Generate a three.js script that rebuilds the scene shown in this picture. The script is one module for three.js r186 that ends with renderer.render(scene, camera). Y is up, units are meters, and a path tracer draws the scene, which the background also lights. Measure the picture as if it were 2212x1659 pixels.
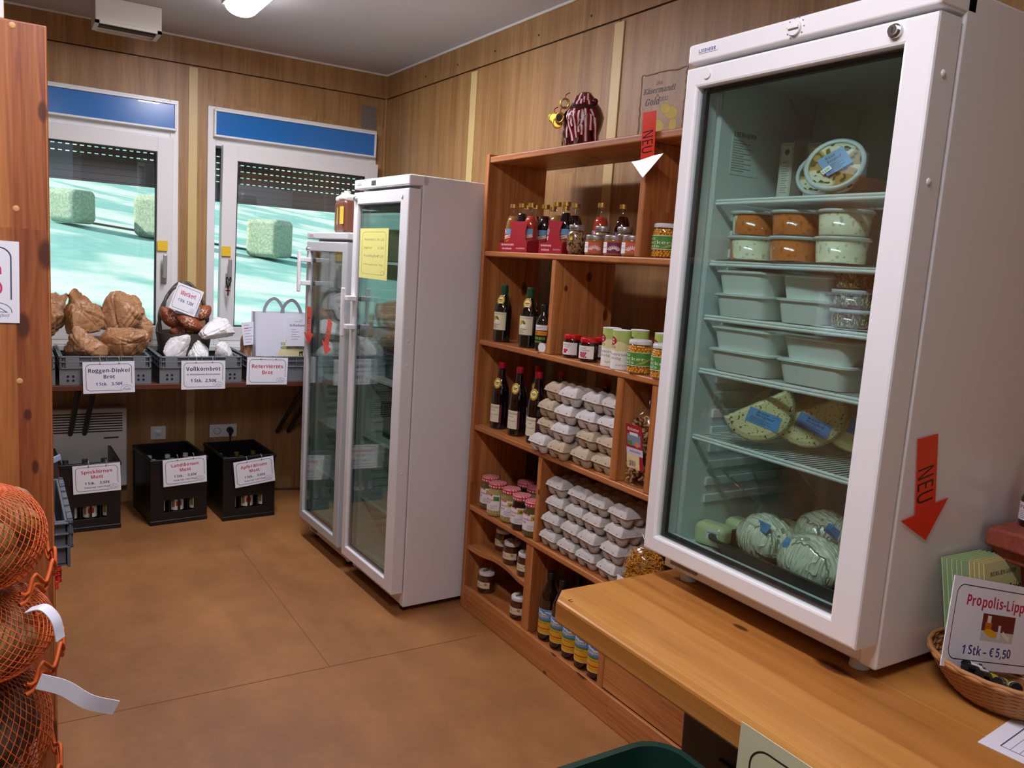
import * as THREE from 'three';
import { RoundedBoxGeometry } from 'three/addons/geometries/RoundedBoxGeometry.js';
import { mergeGeometries, mergeVertices, toCreasedNormals } from 'three/addons/utils/BufferGeometryUtils.js';
import { RectAreaLightUniformsLib } from 'three/addons/lights/RectAreaLightUniformsLib.js';

RectAreaLightUniformsLib.init();
const scene = new THREE.Scene();
const renderer = new THREE.WebGLRenderer({ antialias: true });
renderer.toneMapping = THREE.LinearToneMapping;
renderer.toneMappingExposure = 1.12;
renderer.shadowMap.enabled = true;

// camera solved from the photograph's edges
const camera = new THREE.PerspectiveCamera(2 * Math.atan(829.5 / 1755.98) * 180 / Math.PI, 2212 / 1659, 0.05, 200);
camera.position.set(-1.9295, 1.5197, 4.629);
camera.rotation.set(-0.144, -0.5625, 0.0664, 'YXZ');

// winter daylight outside: clear pale sky and a low sun from the left
scene.background = new THREE.Color().setRGB(0.62, 0.86, 1.0);
scene.backgroundIntensity = 0.75;
const sun = new THREE.DirectionalLight(new THREE.Color().setRGB(1.0, 0.97, 0.9), 6.2);
sun.position.set(-22, 15, -17);
sun.target.position.set(0, 0, -14);
sun.castShadow = true;
sun.shadow.mapSize.set(2048, 2048);
Object.assign(sun.shadow.camera, { left: -40, right: 40, top: 40, bottom: -40, near: 1, far: 120 });
scene.add(sun, sun.target);

// ceiling luminaires (their bodies are built with the ceiling below)
const LAMPS = [
  { x: -0.95, z: 1.05, len: 1.2, w: 0.15, power: 50 },
  { x: -1.75, z: 3.85, len: 1.2, w: 0.15, power: 42 },
];

// room: right wall plane, back wall plane, ceiling height
const XW = 0.19, ZB = -0.47, H = 2.677, XL = -3.3, ZF = 6.0;

// ------------------------------------------------------------------ helpers
const rng = (s) => () => { s = (s + 0x6d2b79f5) | 0; let t = Math.imul(s ^ (s >>> 15), 1 | s); t = (t + Math.imul(t ^ (t >>> 7), 61 | t)) ^ t; return ((t ^ (t >>> 14)) >>> 0) / 4294967296; };
const R0 = rng(7);
const lerp = (a, b, t) => a + (b - a) * t, clamp = (v, a = 0, b = 1) => Math.min(b, Math.max(a, v));
const sm = (a, b, v) => { const t = clamp((v - a) / (b - a)); return t * t * (3 - 2 * t); };
const hash = (x, y, s = 0) => { let h = Math.imul(x | 0, 374761393) ^ Math.imul(y | 0, 668265263) ^ Math.imul(s | 0, 2147483647); h = Math.imul(h ^ (h >>> 13), 1274126177); return ((h ^ (h >>> 16)) >>> 0) / 4294967296; };
function vnoise(x, y, s = 0, px = 0, py = 0) {     // value noise, optionally periodic
  const xi = Math.floor(x), yi = Math.floor(y), fx = x - xi, fy = y - yi, u = fx * fx * (3 - 2 * fx), v = fy * fy * (3 - 2 * fy);
  const w = (a, p) => (p ? ((a % p) + p) % p : a);
  const a = hash(w(xi, px), w(yi, py), s), b = hash(w(xi + 1, px), w(yi, py), s), c = hash(w(xi, px), w(yi + 1, py), s), d = hash(w(xi + 1, px), w(yi + 1, py), s);
  return lerp(lerp(a, b, u), lerp(c, d, u), v);
}
const names = {};
const numbered = (n) => { const k = (names[n] = (names[n] ?? -1) + 1); return k ? `${n}_${String(k).padStart(3, '0')}` : n; };
const merge = (g) => { const l = (Array.isArray(g) ? g : [g]).map((q) => { const c = q.index ? q.toNonIndexed() : q; for (const k of Object.keys(c.attributes)) if (!['position', 'normal', 'uv'].includes(k)) c.deleteAttribute(k); if (!c.attributes.uv) c.setAttribute('uv', new THREE.BufferAttribute(new Float32Array(c.attributes.position.count * 2), 2)); return c; }); return l.length === 1 ? l[0] : mergeGeometries(l); };
function obj(name, geo, mat, parent = scene, userData) {
  const m = new THREE.Mesh(Array.isArray(geo) ? merge(geo) : geo, mat);
  m.name = parent === scene ? numbered(name) : name; m.castShadow = m.receiveShadow = true;
  if (userData) Object.assign(m.userData, userData);
  parent.add(m); return m;
}
function tag(o, label, category, group) { Object.assign(o.userData, { label, category }); if (group) o.userData.group = group; return o; }
const struct = (name, geo, mat, label) => { const m = obj(name, geo, mat); m.userData.kind = 'structure'; if (label) m.userData.label = label; return m; };
function thing(name, label, category, [x, y, z] = [0, 0, 0], turn = 0, group) {
  const o = new THREE.Group(); o.name = numbered(name); scene.add(o);
  o.position.set(x, y, z); o.rotation.y = turn; return tag(o, label, category, group);
}
function copyOf(src, label, [x, y, z], turn = 0, group) {
  const c = src.clone(); c.name = numbered(src.name.replace(/_\d{3}$/, '')); c.userData = { ...src.userData, label }; if (group) c.userData.group = group;
  c.position.set(x, y, z); c.rotation.set(0, turn, 0); scene.add(c); return c;
}
// uv in metres by the face's direction; g is the axis of the wood grain (v runs along it)
function boxUV(geo, g = 'y', off = true) {
  const q = geo.index ? geo.toNonIndexed() : geo, p = q.attributes.position, n = q.attributes.normal, uv = new Float32Array(p.count * 2);
  const o1 = off ? R0() * 3 : 0, o2 = off ? R0() * 3 : 0, G = 'xyz'.indexOf(g);
  for (let i = 0; i < p.count; i++) {
    const P = [p.getX(i), p.getY(i), p.getZ(i)], N = [n.getX(i), n.getY(i), n.getZ(i)].map(Math.abs);
    const a = N[0] >= N[1] && N[0] >= N[2] ? 0 : N[1] >= N[2] ? 1 : 2;
    const rest = [0, 1, 2].filter((k) => k !== a);
    let v = rest.includes(G) ? G : rest[1], u = rest.find((k) => k !== v);
    uv[2 * i] = P[u] + o1; uv[2 * i + 1] = P[v] + o2;
  }
  q.setAttribute('uv', new THREE.BufferAttribute(uv, 2)); return q;
}
const bx = (x0, x1, y0, y1, z0, z1, r = 0, g = 'y') => {
  const w = x1 - x0, h = y1 - y0, d = z1 - z0, geo = r ? new RoundedBoxGeometry(w, h, d, 2, Math.min(r, w / 2.01, h / 2.01, d / 2.01)) : new THREE.BoxGeometry(w, h, d);
  geo.translate((x0 + x1) / 2, (y0 + y1) / 2, (z0 + z1) / 2); return boxUV(geo, g);
};
const cyl = (r0, r1, h, x = 0, y = 0, z = 0, seg = 20, open = false) => new THREE.CylinderGeometry(r1, r0, h, seg, 1, open).translate(x, y + h / 2, z);
const lathe = (pts, seg = 28) => new THREE.LatheGeometry(pts.map(([r, y]) => new THREE.Vector2(r, y)), seg);
const tube = (pts, r, seg = 24, rad = 6, closed = false) => new THREE.TubeGeometry(new THREE.CatmullRomCurve3(pts.map((p) => new THREE.Vector3(...p)), closed), seg, r, rad, closed);
const rod = (a, b, r, seg = 8) => { const A = new THREE.Vector3(...a), B = new THREE.Vector3(...b), d = B.clone().sub(A), g = new THREE.CylinderGeometry(r, r, d.length(), seg); g.applyQuaternion(new THREE.Quaternion().setFromUnitVectors(new THREE.Vector3(0, 1, 0), d.normalize())); return g.translate((A.x + B.x) / 2, (A.y + B.y) / 2, (A.z + B.z) / 2); };
const roundRect = (w, h, r, x = -w / 2, y = -h / 2) => { const s = new THREE.Shape(); s.moveTo(x + r, y); s.lineTo(x + w - r, y); s.quadraticCurveTo(x + w, y, x + w, y + r); s.lineTo(x + w, y + h - r); s.quadraticCurveTo(x + w, y + h, x + w - r, y + h); s.lineTo(x + r, y + h); s.quadraticCurveTo(x, y + h, x, y + h - r); s.lineTo(x, y + r); s.quadraticCurveTo(x, y, x + r, y); return s; };
const extrude = (shape, depth, bevel = 0, seg = 6) => new THREE.ExtrudeGeometry(shape, { depth, bevelEnabled: bevel > 0, bevelSize: bevel, bevelThickness: bevel, bevelSegments: 2, bevelOffset: -bevel, curveSegments: seg });
// rings of points (all the same length) skinned into one surface; caps at both ends if asked
function loft(rings, { capStart = true, capEnd = true, uvw = 1 } = {}) {
  const n = rings[0].length, pos = [], uv = [], idx = [];
  rings.forEach((r, j) => { for (let i = 0; i <= n; i++) { pos.push(...r[i % n]); uv.push((i / n) * uvw, j / (rings.length - 1)); } });
  for (let j = 0; j < rings.length - 1; j++) for (let i = 0; i < n; i++) { const a = j * (n + 1) + i, b = a + n + 1; idx.push(a, b, a + 1, b, b + 1, a + 1); }
  const cap = (r, flip) => { const c = r.reduce((s, p) => [s[0] + p[0] / n, s[1] + p[1] / n, s[2] + p[2] / n], [0, 0, 0]); const o = pos.length / 3; pos.push(...c); uv.push(.5, .5); r.forEach((p) => { pos.push(...p); uv.push(.5, .5); }); for (let i = 0; i < n; i++) flip ? idx.push(o, o + 1 + i, o + 1 + ((i + 1) % n)) : idx.push(o, o + 1 + ((i + 1) % n), o + 1 + i); };
  if (capStart) cap(rings[0], true); if (capEnd) cap(rings[rings.length - 1], false);
  const g = new THREE.BufferGeometry(); g.setAttribute('position', new THREE.Float32BufferAttribute(pos, 3)); g.setAttribute('uv', new THREE.Float32BufferAttribute(uv, 2)); g.setIndex(idx); g.computeVertexNormals(); return g;
}
const rrRing = (w, d, r, y, k = 5) => { const out = []; const c = [[1, 1], [-1, 1], [-1, -1], [1, -1]]; c.forEach(([sx, sz], q) => { for (let i = 0; i <= k; i++) { const a = q * Math.PI / 2 + (i / k) * Math.PI / 2; out.push([sx * (w / 2 - r) + Math.cos(a) * r, y, sz * (d / 2 - r) + Math.sin(a) * r]); } }); return out.reverse(); };
// ------------------------------------------------------------------ textures
function dataTex(w, h, fn, srgb = true) {
  const d = new Uint8Array(w * h * 4);
  for (let j = 0; j < h; j++) for (let i = 0; i < w; i++) { const c = fn(i / w, j / h, i, j), o = (j * w + i) * 4; d[o] = clamp(c[0], 0, 255); d[o + 1] = clamp(c[1], 0, 255); d[o + 2] = clamp(c[2], 0, 255); d[o + 3] = 255; }
  const t = new THREE.DataTexture(d, w, h); t.wrapS = t.wrapT = THREE.RepeatWrapping; t.magFilter = THREE.LinearFilter; t.minFilter = THREE.LinearMipmapLinearFilter; t.generateMipmaps = true;
  if (srgb) t.colorSpace = THREE.SRGBColorSpace; t.needsUpdate = true; return t;
}
// pine boards glued edge to edge: u across the grain, v along it, one repeat is `size` metres
function woodTex({ px = 1024, size = 1, strip = 0.09, a, b, knots = 8, seed = 1, ring = 60, varyStrip = 1, contrast = 1 }) {
  const r = rng(seed), nS = Math.max(1, Math.round(size / strip)), ks = [];
  for (let k = 0; k < knots; k++) ks.push([r(), r(), 0.006 + r() * 0.011, 1.4 + r() * 1.2]);
  const tone = Array.from({ length: nS }, () => r()), ph = Array.from({ length: nS }, () => r() * 50);
  const t = dataTex(px, px, (u, v) => {
    const s = Math.floor(u * nS) % nS, su = u * nS - s;
    let warp = 0, kd = 0;
    for (const [kx, ky, kr, ke] of ks) { let dx = u - kx, dy = v - ky; dx -= Math.round(dx); dy -= Math.round(dy); dx *= size; dy *= size / ke; const d = Math.hypot(dx, dy); warp += Math.sign(dx || 1) * Math.exp(-d / (kr * 2.4)) * kr * 1.2; if (d < kr * 1.15) kd = Math.max(kd, sm(kr * 1.15, kr * 0.55, d)); }
    const w1 = vnoise(u * 8, v * 3, seed, 8, 3) * 0.02 + vnoise(u * 24, v * 6, seed + 3, 24, 6) * 0.006;
    const X = (su * strip + w1 + warp) * ring + ph[s], Yv = v * size;
    const g1 = vnoise(X * 1.1, Yv * 1.2 + ph[s], seed + 20) - .5, g2 = vnoise(X * 3.1, Yv * 1.5 + ph[s] * 2, seed + 21) - .5, cath = Math.sin(X * .9 + 6 * vnoise(X * .12, Yv * .9, seed + 22));
    const fine = vnoise(u * 380, v * 14, seed + 5, 380, 14) - .5, blot = vnoise(u * 5, v * 5, seed + 6, 5, 5) - .5, fleck = sm(.72, .9, vnoise(u * 120, v * 10, seed + 7, 120, 10)) * -.3;
    let q = 0.52 + contrast * (0.34 * g1 + 0.3 * g2 + .07 * cath + 0.2 * fine + 0.16 * blot + fleck * .5) + varyStrip * 0.34 * (tone[s] - .5);
    if (nS > 1 && su < 0.008) q += .2;
    const col = [0, 1, 2].map((i) => lerp(a[i], b[i], clamp(q, -.15, 1.15)));
    return col.map((c, i) => lerp(c, [74, 34, 16][i], kd * .85));
  });
  t.repeat.set(1 / size, 1 / size); return t;
}
function canvasTex(w, h, draw) {
  const c = document.createElement('canvas'); c.width = w; c.height = h; const x = c.getContext('2d'); draw(x, w, h);
  const t = new THREE.CanvasTexture(c); t.colorSpace = THREE.SRGBColorSpace; t.anisotropy = 8; return t;
}
const std = (color, roughness = 0.6, o = {}) => new THREE.MeshStandardMaterial({ color, roughness, ...o });
const phys = (color, roughness = 0.5, o = {}) => new THREE.MeshPhysicalMaterial({ color, roughness, ...o });
const printed = (tex, roughness = 0.55, o = {}) => new THREE.MeshStandardMaterial({ map: tex, roughness, ...o });
// ------------------------------------------------------------------ materials
const pineTex = woodTex({ a: [150, 82, 38], b: [214, 148, 84], knots: 11, seed: 11, strip: 0.085 });
const pineMat = std(0xffffff, 0.42, { map: pineTex });
const laminate = woodTex({ size: 1.0, strip: 1.0, a: [126, 88, 46], b: [186, 146, 92], knots: 0, seed: 23, ring: 26, varyStrip: 0, contrast: 1.0 });
const wallMat = std(0xffffff, 0.48, { map: laminate });
const counterTex = woodTex({ size: 1.2, strip: 0.15, a: [148, 88, 34], b: [204, 146, 74], knots: 4, seed: 37, ring: 30, varyStrip: .8, contrast: .7 });
const counterMat = std(0xffffff, 0.36, { map: counterTex });
const postTex = woodTex({ size: 1.0, strip: 0.055, a: [122, 58, 26], b: [186, 118, 62], knots: 12, seed: 53, ring: 75, varyStrip: 1.5, contrast: 1.3 });
const postMat = std(0xffffff, 0.45, { map: postTex });
const floorTex = dataTex(1024, 1024, (u, v) => {
  const n = vnoise(u * 6, v * 6, 3, 6, 6) * .5 + vnoise(u * 22, v * 22, 5, 22, 22) * .3 + vnoise(u * 90, v * 90, 8, 90, 90) * .2;
  const streak = vnoise(u * 40, v * 6, 12, 40, 6) - .5, f = vnoise(u * 400, v * 400, 15, 400, 400) - .5;
  const q = clamp(n + streak * .25 + f * .12);
  return [lerp(128, 172, q), lerp(84, 118, q), lerp(44, 66, q)];
});
floorTex.repeat.set(1 / 2.2, 1 / 2.2);
const floorMat = std(0xffffff, 0.5, { map: floorTex });
const ceilMat = std(new THREE.Color().setRGB(.52, .5, .5), 0.75);
const trimWhite = std(0xdedcd6, 0.5);
const pvc = phys(0xe4e4e0, 0.3, { clearcoat: .2, clearcoatRoughness: .3 });
const fridgeWhite = phys(0xe6e4e2, 0.28, { clearcoat: .35, clearcoatRoughness: .18 });
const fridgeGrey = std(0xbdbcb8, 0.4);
const linerMat = phys(0xdde3e1, 0.35);
const wireMat = std(0xe6e8e6, 0.35);
const gasketMat = std(0x14151a, 0.6);
const glassMat = new THREE.MeshPhysicalMaterial({ color: 0xffffff, roughness: 0.0, transmission: 1, thickness: 0, ior: 1.5 });
const glassTint = new THREE.MeshPhysicalMaterial({ color: 0xf4faf8, roughness: 0.0, transmission: 1, thickness: 0, ior: 1.52 });
const filmMat = new THREE.MeshPhysicalMaterial({ color: 0xffffff, roughness: 0.12, transmission: 1, thickness: 0, ior: 1.45 });
const chrome = std(0xc8c8c4, 0.22, { metalness: 1 });
const blackPlastic = std(0x0d0e0e, 0.42);
const greyCrateMat = std(0x6f7678, 0.5);
const darkMetal = std(0x2b2d2c, 0.5);
const paperWhite = std(0xeceef0, 0.6);
const kraftTex = dataTex(256, 256, (u, v) => { const n = vnoise(u * 60, v * 6, 2, 60, 6) * .5 + vnoise(u * 7, v * 7, 4, 7, 7) * .5; return [lerp(164, 190, n), lerp(120, 142, n), lerp(78, 98, n)]; });
const crumple = dataTex(512, 512, (u, v) => { let q = 0, a = 1, t = 0; for (let k = 0; k < 4; k++) { const f = 5 * 2 ** k; q += a * Math.abs(vnoise(u * f, v * f, 60 + k, f, f) * 2 - 1); t += a; a *= .55; } q = 255 * q / t; return [q, q, q]; }, false); crumple.repeat.set(3.2, 3.2);
const kraftMat = std(0xffffff, 0.46, { map: kraftTex, bumpMap: crumple, bumpScale: .006 });
const whiteBagMat = std(0xe9e8e4, 0.5, { bumpMap: crumple, bumpScale: .004 });
const gold = std(0xd9b04a, 0.28, { metalness: 1 });

// ------------------------------------------------------------------ room shell
{
  const f = struct('floor', bx(XL, XW, -0.12, 0, ZB, ZF, 0, 'z'), floorMat, 'brown wooden sheet floor');
  // thin seams between the floor sheets
  obj('seam', [bx(-.93, -.927, 0, 0.001, .5, 1.9, 0, 'z'), bx(-2.2, -.3, 0, 0.001, 1.9, 1.903)], std(0x7d5232, .7), f);
  struct('ceiling', bx(XL, XW, H, H + .12, ZB, ZF), ceilMat, 'grey painted ceiling');
  struct('wall_left', bx(XL - .12, XL, -.12, H + .12, ZB - .2, ZF + .12), wallMat);
  const DX = [-2.5, -1.1], DY = [.12, 2.2];
  struct('wall_front', [bx(XL, DX[0], -.12, H + .12, ZF, ZF + .12), bx(DX[1], XW, -.12, H + .12, ZF, ZF + .12), bx(DX[0], DX[1], DY[1], H + .12, ZF, ZF + .12), bx(DX[0], DX[1], -.12, DY[0], ZF, ZF + .12)], wallMat, 'wall with the glazed shop door, behind the viewer');
  const dr = new THREE.Group(); dr.name = 'door_1'; dr.userData = { kind: 'structure', label: 'white glazed double door behind the viewer' }; scene.add(dr);
  obj('door_frame', [bx(DX[0], DX[0] + .09, DY[0], DY[1], ZF + .02, ZF + .08, .004), bx(DX[1] - .09, DX[1], DY[0], DY[1], ZF + .02, ZF + .08, .004), bx(-1.86, -1.74, DY[0], DY[1], ZF + .02, ZF + .08, .004), bx(DX[0] + .08, DX[1] - .08, DY[1] - .09, DY[1], ZF + .021, ZF + .079, .004), bx(DX[0] + .08, DX[1] - .08, DY[0], DY[0] + .16, ZF + .021, ZF + .079, .004)], pvc, dr);
  obj('pane', [bx(DX[0] + .085, -1.855, DY[0] + .15, DY[1] - .085, ZF + .045, ZF + .05)], glassMat, dr); obj('pane', [bx(-1.745, DX[1] - .085, DY[0] + .15, DY[1] - .085, ZF + .045, ZF + .05)], glassMat, dr);
  struct('forecourt', bx(-12, 12, -.3, -.13, ZF + .13, ZF + 16), std(0x8d8a86, .9), 'paved forecourt outside the shop door');
  // red crown sign on the far wall, mirrored in the cheese fridge
  const cs = new THREE.Shape([[-.17, 0], [.17, 0], [.2, .2], [.1, .1], [0, .23], [-.1, .1], [-.2, .2]].map((p) => new THREE.Vector2(...p)));
  const crown = tag(obj('crown_sign', extrude(cs, .012, .002).rotateY(Math.PI / 2), std(0x8e1620, .4)), 'dark red crown sign on the left wall', 'sign'); crown.position.set(XL + .004, 2.32, 1.38);
  const wr = struct('wall_right', bx(XW + .012, XW + .14, -.12, H + .12, ZB - .2, ZF + .12), std(0x4b2c12, .8), 'wood-grain panelled wall behind the shelf');
  const JY = 2.526;
  // right wall: panels, upper row and pale cover strips
  const cuts = [ZB, 0.7, 1.9, 3.1, 4.3, ZF];
  for (let i = 0; i + 1 < cuts.length; i++) {
    obj('panel', bx(XW, XW + .012, 0, JY - .004, cuts[i] + (i ? .004 : 0), cuts[i + 1] - .004, 0, 'y'), wallMat, wr);
    obj('upper_panel', bx(XW, XW + .012, JY + .004, H, cuts[i] + .0005, cuts[i + 1] - .0005, 0, 'y'), wallMat, wr);
    if (i) obj('cover_strip', bx(XW - .006, XW + .002, 0, JY - .012, cuts[i] - .028, cuts[i] + .034, .003), std(0xcdb478, .45), wr, { label: 'pale yellow cover strip' });
  }
  for (let k = 0; k < 9; k++) obj('screw', cyl(.005, .005, .002).rotateZ(Math.PI / 2).translate(XW, 2.58, .1 + k * .4), std(0x2a2018, .5), wr);
  // back wall with two window openings
  const W1 = [-2.11, -1.07], W2 = [-.912, .128], WY = [.93, 2.318], T = .2;
  const wb = struct('wall_back', [bx(XL, XW + .14, -.12, WY[0], ZB - T, ZB - .012), bx(XL, XW + .14, WY[1], H + .12, ZB - T, ZB - .012), bx(XL, W1[0], WY[0], WY[1], ZB - T, ZB - .012), bx(W1[1], W2[0], WY[0], WY[1], ZB - T, ZB - .012), bx(W2[1], XW + .14, WY[0], WY[1], ZB - T, ZB - .012)], std(0x4b2c12, .8), 'wood-grain panelled wall around the windows');
  const P = (x0, x1, y0, y1) => obj('panel', bx(x0, x1, y0, y1, ZB - .012, ZB, 0, 'y'), wallMat, wb);
  P(XL, W1[0], 0, JY - .004); P(W1[1], -.992, 0, JY - .004); P(-.99, W2[0], 0, JY - .004); P(W2[1], XW, 0, JY - .004);
  P(W1[0], W1[1], 0, WY[0]); P(W1[0], W1[1], WY[1], JY - .004); P(W2[0], W2[1], 0, WY[0]); P(W2[0], W2[1], WY[1], JY - .004);
  for (const [a, b] of [[XL, -2.2], [-2.2, -1.0], [-1.0, XW]]) obj('upper_panel', bx(a, b, JY + .003, H, ZB - .012, ZB, 0, 'y'), wallMat, wb);
  obj('cover_strip', bx(-1.017, -.967, 0, JY - .01, ZB - .002, ZB + .006, .003), std(0xcdb478, .45), wb, { label: 'pale yellow cover strip' });
  obj('corner_strip', bx(XW - .016, XW, 0, JY, ZB, ZB + .016, .004), wallMat, wb);
  // white cove along the ceiling
  struct('trim_1', bx(XW - .012, XW, H - .012, H, ZB + .012, ZF, .004), trimWhite, 'white cove strip on the panelled side wall');
  struct('trim_2', bx(XL, XW, H - .012, H, ZB, ZB + .012, .004), trimWhite, 'white cove strip above the windows');

  // windows: frame, blue shutter box panel, roller shutter slats, tilted sash with pane and handle
  const blue = phys(0x1f6fb8, 0.22, { clearcoat: .4 });
  const slatMat = std(0x5a5f60, .55), slotMat = std(0x20201f, .7);
  const slotHole = std(0xffffff, .6);
  [[W1, 1], [W2, 2]].forEach(([[x0, x1], n]) => {
    const yb = WY[0], yt = WY[1];
    const w = thing(`window_${n}`, n === 1 ? 'white tilted window with half-lowered grey shutter, beside the pine rack' : 'white tilted window with blue shutter box, behind the two tall fridges', 'window', [0, 0, 0]);
    w.name = `window_${n}`; w.userData.kind = 'structure'; delete w.userData.category;
    // outer frame lies in the opening and laps onto the wall
    const fz0 = ZB - .13, fz1 = ZB + .012, fw = .045;
    obj('frame', [bx(x0, x0 + fw, yb, yt, fz0, fz1, .004), bx(x1 - fw, x1, yb, yt, fz0, fz1, .004), bx(x0 + fw, x1 - fw, yb, yb + .05, fz0, fz1, .004), bx(x0 + fw, x1 - fw, yt - .035, yt, fz0, fz1, .004)], pvc, w);
    // shutter box: white frame with blue board
    obj('box_rim', [bx(x0 + .028, x1 - .016, 2.146, 2.158, ZB + .002, ZB + .05, .003), bx(x0 + .028, x1 - .016, 2.288, 2.302, ZB + .002, ZB + .05, .003), bx(x0 + .028, x0 + .04, 2.158, 2.288, ZB + .002, ZB + .05, .003), bx(x1 - .028, x1 - .016, 2.158, 2.288, ZB + .002, ZB + .05, .003)], pvc, w);
    obj('blue_board', bx(x0 + .04, x1 - .028, 2.158, 2.288, ZB + .005, ZB + .04), blue, w, { label: 'bright blue board of the shutter box' });
    obj('box_back', bx(x0 + fw, x1 - fw, 2.1, 2.285, ZB - .13, ZB + .004), pvc, w);
    // sash, tilted into the room about its lower edge
    const sash = new THREE.Group(); sash.name = 'sash'; w.add(sash);
    const sy0 = yb + .03, sh = 2.108 - sy0, sx0 = x0 + .075, sx1 = x1 - .005 - (n === 1 ? .03 : 0), sw = sx1 - sx0, st = .085;
    sash.position.set((sx0 + sx1) / 2, sy0, ZB - .045); sash.rotation.x = .045;
    obj('sash_frame', [bx(-sw / 2, -sw / 2 + st, 0, sh, 0, .062, .005), bx(sw / 2 - st, sw / 2, 0, sh, 0, .062, .005), bx(-sw / 2 + st - .004, sw / 2 - st + .004, 0, st, .0004, .0616, .005), bx(-sw / 2 + st - .004, sw / 2 - st + .004, sh - st, sh, .0004, .0616, .005)], pvc, sash);
    const gk = .006, iw = sw - 2 * st, ih = sh - 2 * st;
    obj('gasket', [bx(-iw / 2, -iw / 2 + gk, st, st + ih, .02, .052), bx(iw / 2 - gk, iw / 2, st, st + ih, .02, .052), bx(-iw / 2, iw / 2, st + ih - gk, st + ih, .02, .052), bx(-iw / 2, iw / 2, st, st + gk, .02, .052)], gasketMat, sash);
    obj('pane', bx(-iw / 2 + .004, iw / 2 - .004, st + .004, st + ih - .004, .026, .03), glassMat, sash);
    // handle
    const hx = n === 1 ? sw / 2 - .045 : -sw / 2 + .045, hy = (n === 1 ? 1.335 : 1.33) - sy0;
    obj('handle', [bx(hx - .016, hx + .016, hy - .04, hy + .04, .064, .076, .004), cyl(.011, .011, .04).rotateX(Math.PI / 2).translate(hx, hy, .07), bx(hx - .011, hx + .011, hy - .012, hy + .125, .1, .116, .006)], std(0xb9b9b5, .35, { metalness: .6 }), sash);
    // roller shutter outside: slats with daylight slots between them
    const sb = n === 1 ? 1.845 : 1.80, pitch = .037, zs = ZB - .165;
    let k = 0;
    for (let y = sb; y < 2.3; y += pitch, k++) {
      const ns = Math.round((x1 - x0 - .1) / .036), open = n === 1 ? k >= 3 && k <= 4 : k >= 2 && k <= 6;
      if (!open) { obj('shutter_slat', bx(x0, x1, y, y + pitch, zs - .004, zs + .004, .002), slatMat, w); continue; }
      // an opened slat has a row of slots along its upper edge
      const g = [bx(x0, x1, y, y + pitch - .006, zs - .004, zs + .004, .002)];
      for (let i = 0; i <= ns; i++) { const xa = x0 + .05 + i * .036; g.push(bx(i ? xa - .016 : x0, i < ns ? xa : x1, y + pitch - .006, y + pitch, zs - .003, zs + .003)); }
      obj('shutter_slat', g, slatMat, w);
    }
    obj('end_rail', bx(x0, x1, sb - .012, sb, zs - .006, zs + .006, .003), slatMat, w);
    obj('sill', bx(x0 - .02, x1 + .02, yb - .03, yb, ZB - .2, ZB + .06, .004), pvc, w);
  });
  // yellow notes over the window handles
  const yel = std(0xe9c21c, .5);
  tag(obj('sticky_note', bx(-1.186, -1.132, 1.474, 1.53, ZB + .052, ZB + .0535), yel), 'small yellow note stuck above the window handle nearest the pine rack', 'note', 'yellow window notes');
  tag(obj('sticky_note', bx(-.834, -.782, 1.466, 1.522, ZB + .052, ZB + .0535), yel), 'small yellow note stuck above the window handle with the hanging cross', 'note', 'yellow window notes');
  const cr = thing('hanging_cross', 'small dark red cross on a black cord hanging from the window handle', 'cross', [-.806, 1.262, ZB + .1]);
  obj('cross', [bx(-.004, .004, -.028, .018, -.003, .003, .001), bx(-.013, .013, -.002, .006, -.003, .003, .001)], std(0x5c1420, .5), cr);
  obj('cord', [tube([[0, .018, 0], [-.012, .05, .01], [-.01, .085, .012], [0, .06, .018], [.012, .085, .012], [.014, .06, .01], [0, .018, 0]], .0035, 30, 5)], std(0x141414, .7), cr);
  const foil = tag(obj('foil_patch', bx(.02, .124, 2.325, 2.468, ZB, ZB + .0015), std(0x8d8c86, .35, { metalness: .75, bumpMap: dataTex(128, 128, (u, v) => { const q = vnoise(u * 9, v * 9, 5) * 255; return [q, q, q]; }, false), bumpScale: .004 })), 'crinkled silver foil patch on the wall above the right window', 'patch');

  // ceiling luminaires
  const diff = std(0xffffff, .6, { emissive: 0xf6f3ff, emissiveIntensity: 20 });
  LAMPS.forEach((L, i) => {
    const t = thing('ceiling_lamp', i ? 'long white ceiling lamp above the counter' : 'bright fluorescent ceiling lamp over the shop floor', 'lamp', [L.x, H, L.z]);
    obj('housing', bx(-L.w / 2 - .012, L.w / 2 + .012, -.03, 0, -L.len / 2 - .02, L.len / 2 + .02, .006), trimWhite, t);
    const prof = []; for (let k = 0; k <= 12; k++) { const a = Math.PI + (k / 12) * Math.PI; prof.push([Math.cos(a) * L.w / 2, -.03 + Math.sin(a) * .045]); }
    const sh = new THREE.Shape(); sh.moveTo(prof[0][0], prof[0][1]); prof.slice(1).forEach((p) => sh.lineTo(p[0], p[1])); sh.closePath();
    obj('diffuser', extrude(sh, L.len, .008).translate(0, 0, -L.len / 2), diff, t);
    const light = new THREE.RectAreaLight(0xf3f0ff, L.power, L.w, L.len); light.name = 'lamp_light';
    light.position.set(0, -.086, 0); light.rotation.x = -Math.PI / 2; t.add(light);
  });
  // vent box on the ceiling near the window wall
  const vb = thing('vent_box', 'white slotted vent box on the ceiling above the left window', 'vent', [-1.383, 2.55, -.08]);
  obj('casing', [bx(-.15, .15, .012, H - 2.55, -.1, .1, .006), bx(-.15, .15, 0, .014, -.1, -.09), bx(-.15, .15, 0, .014, .09, .1), bx(-.15, -.13, 0, .014, -.1, .1), bx(.13, .15, 0, .014, -.1, .1)], std(0xd9d5c8, .5), vb);
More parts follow.
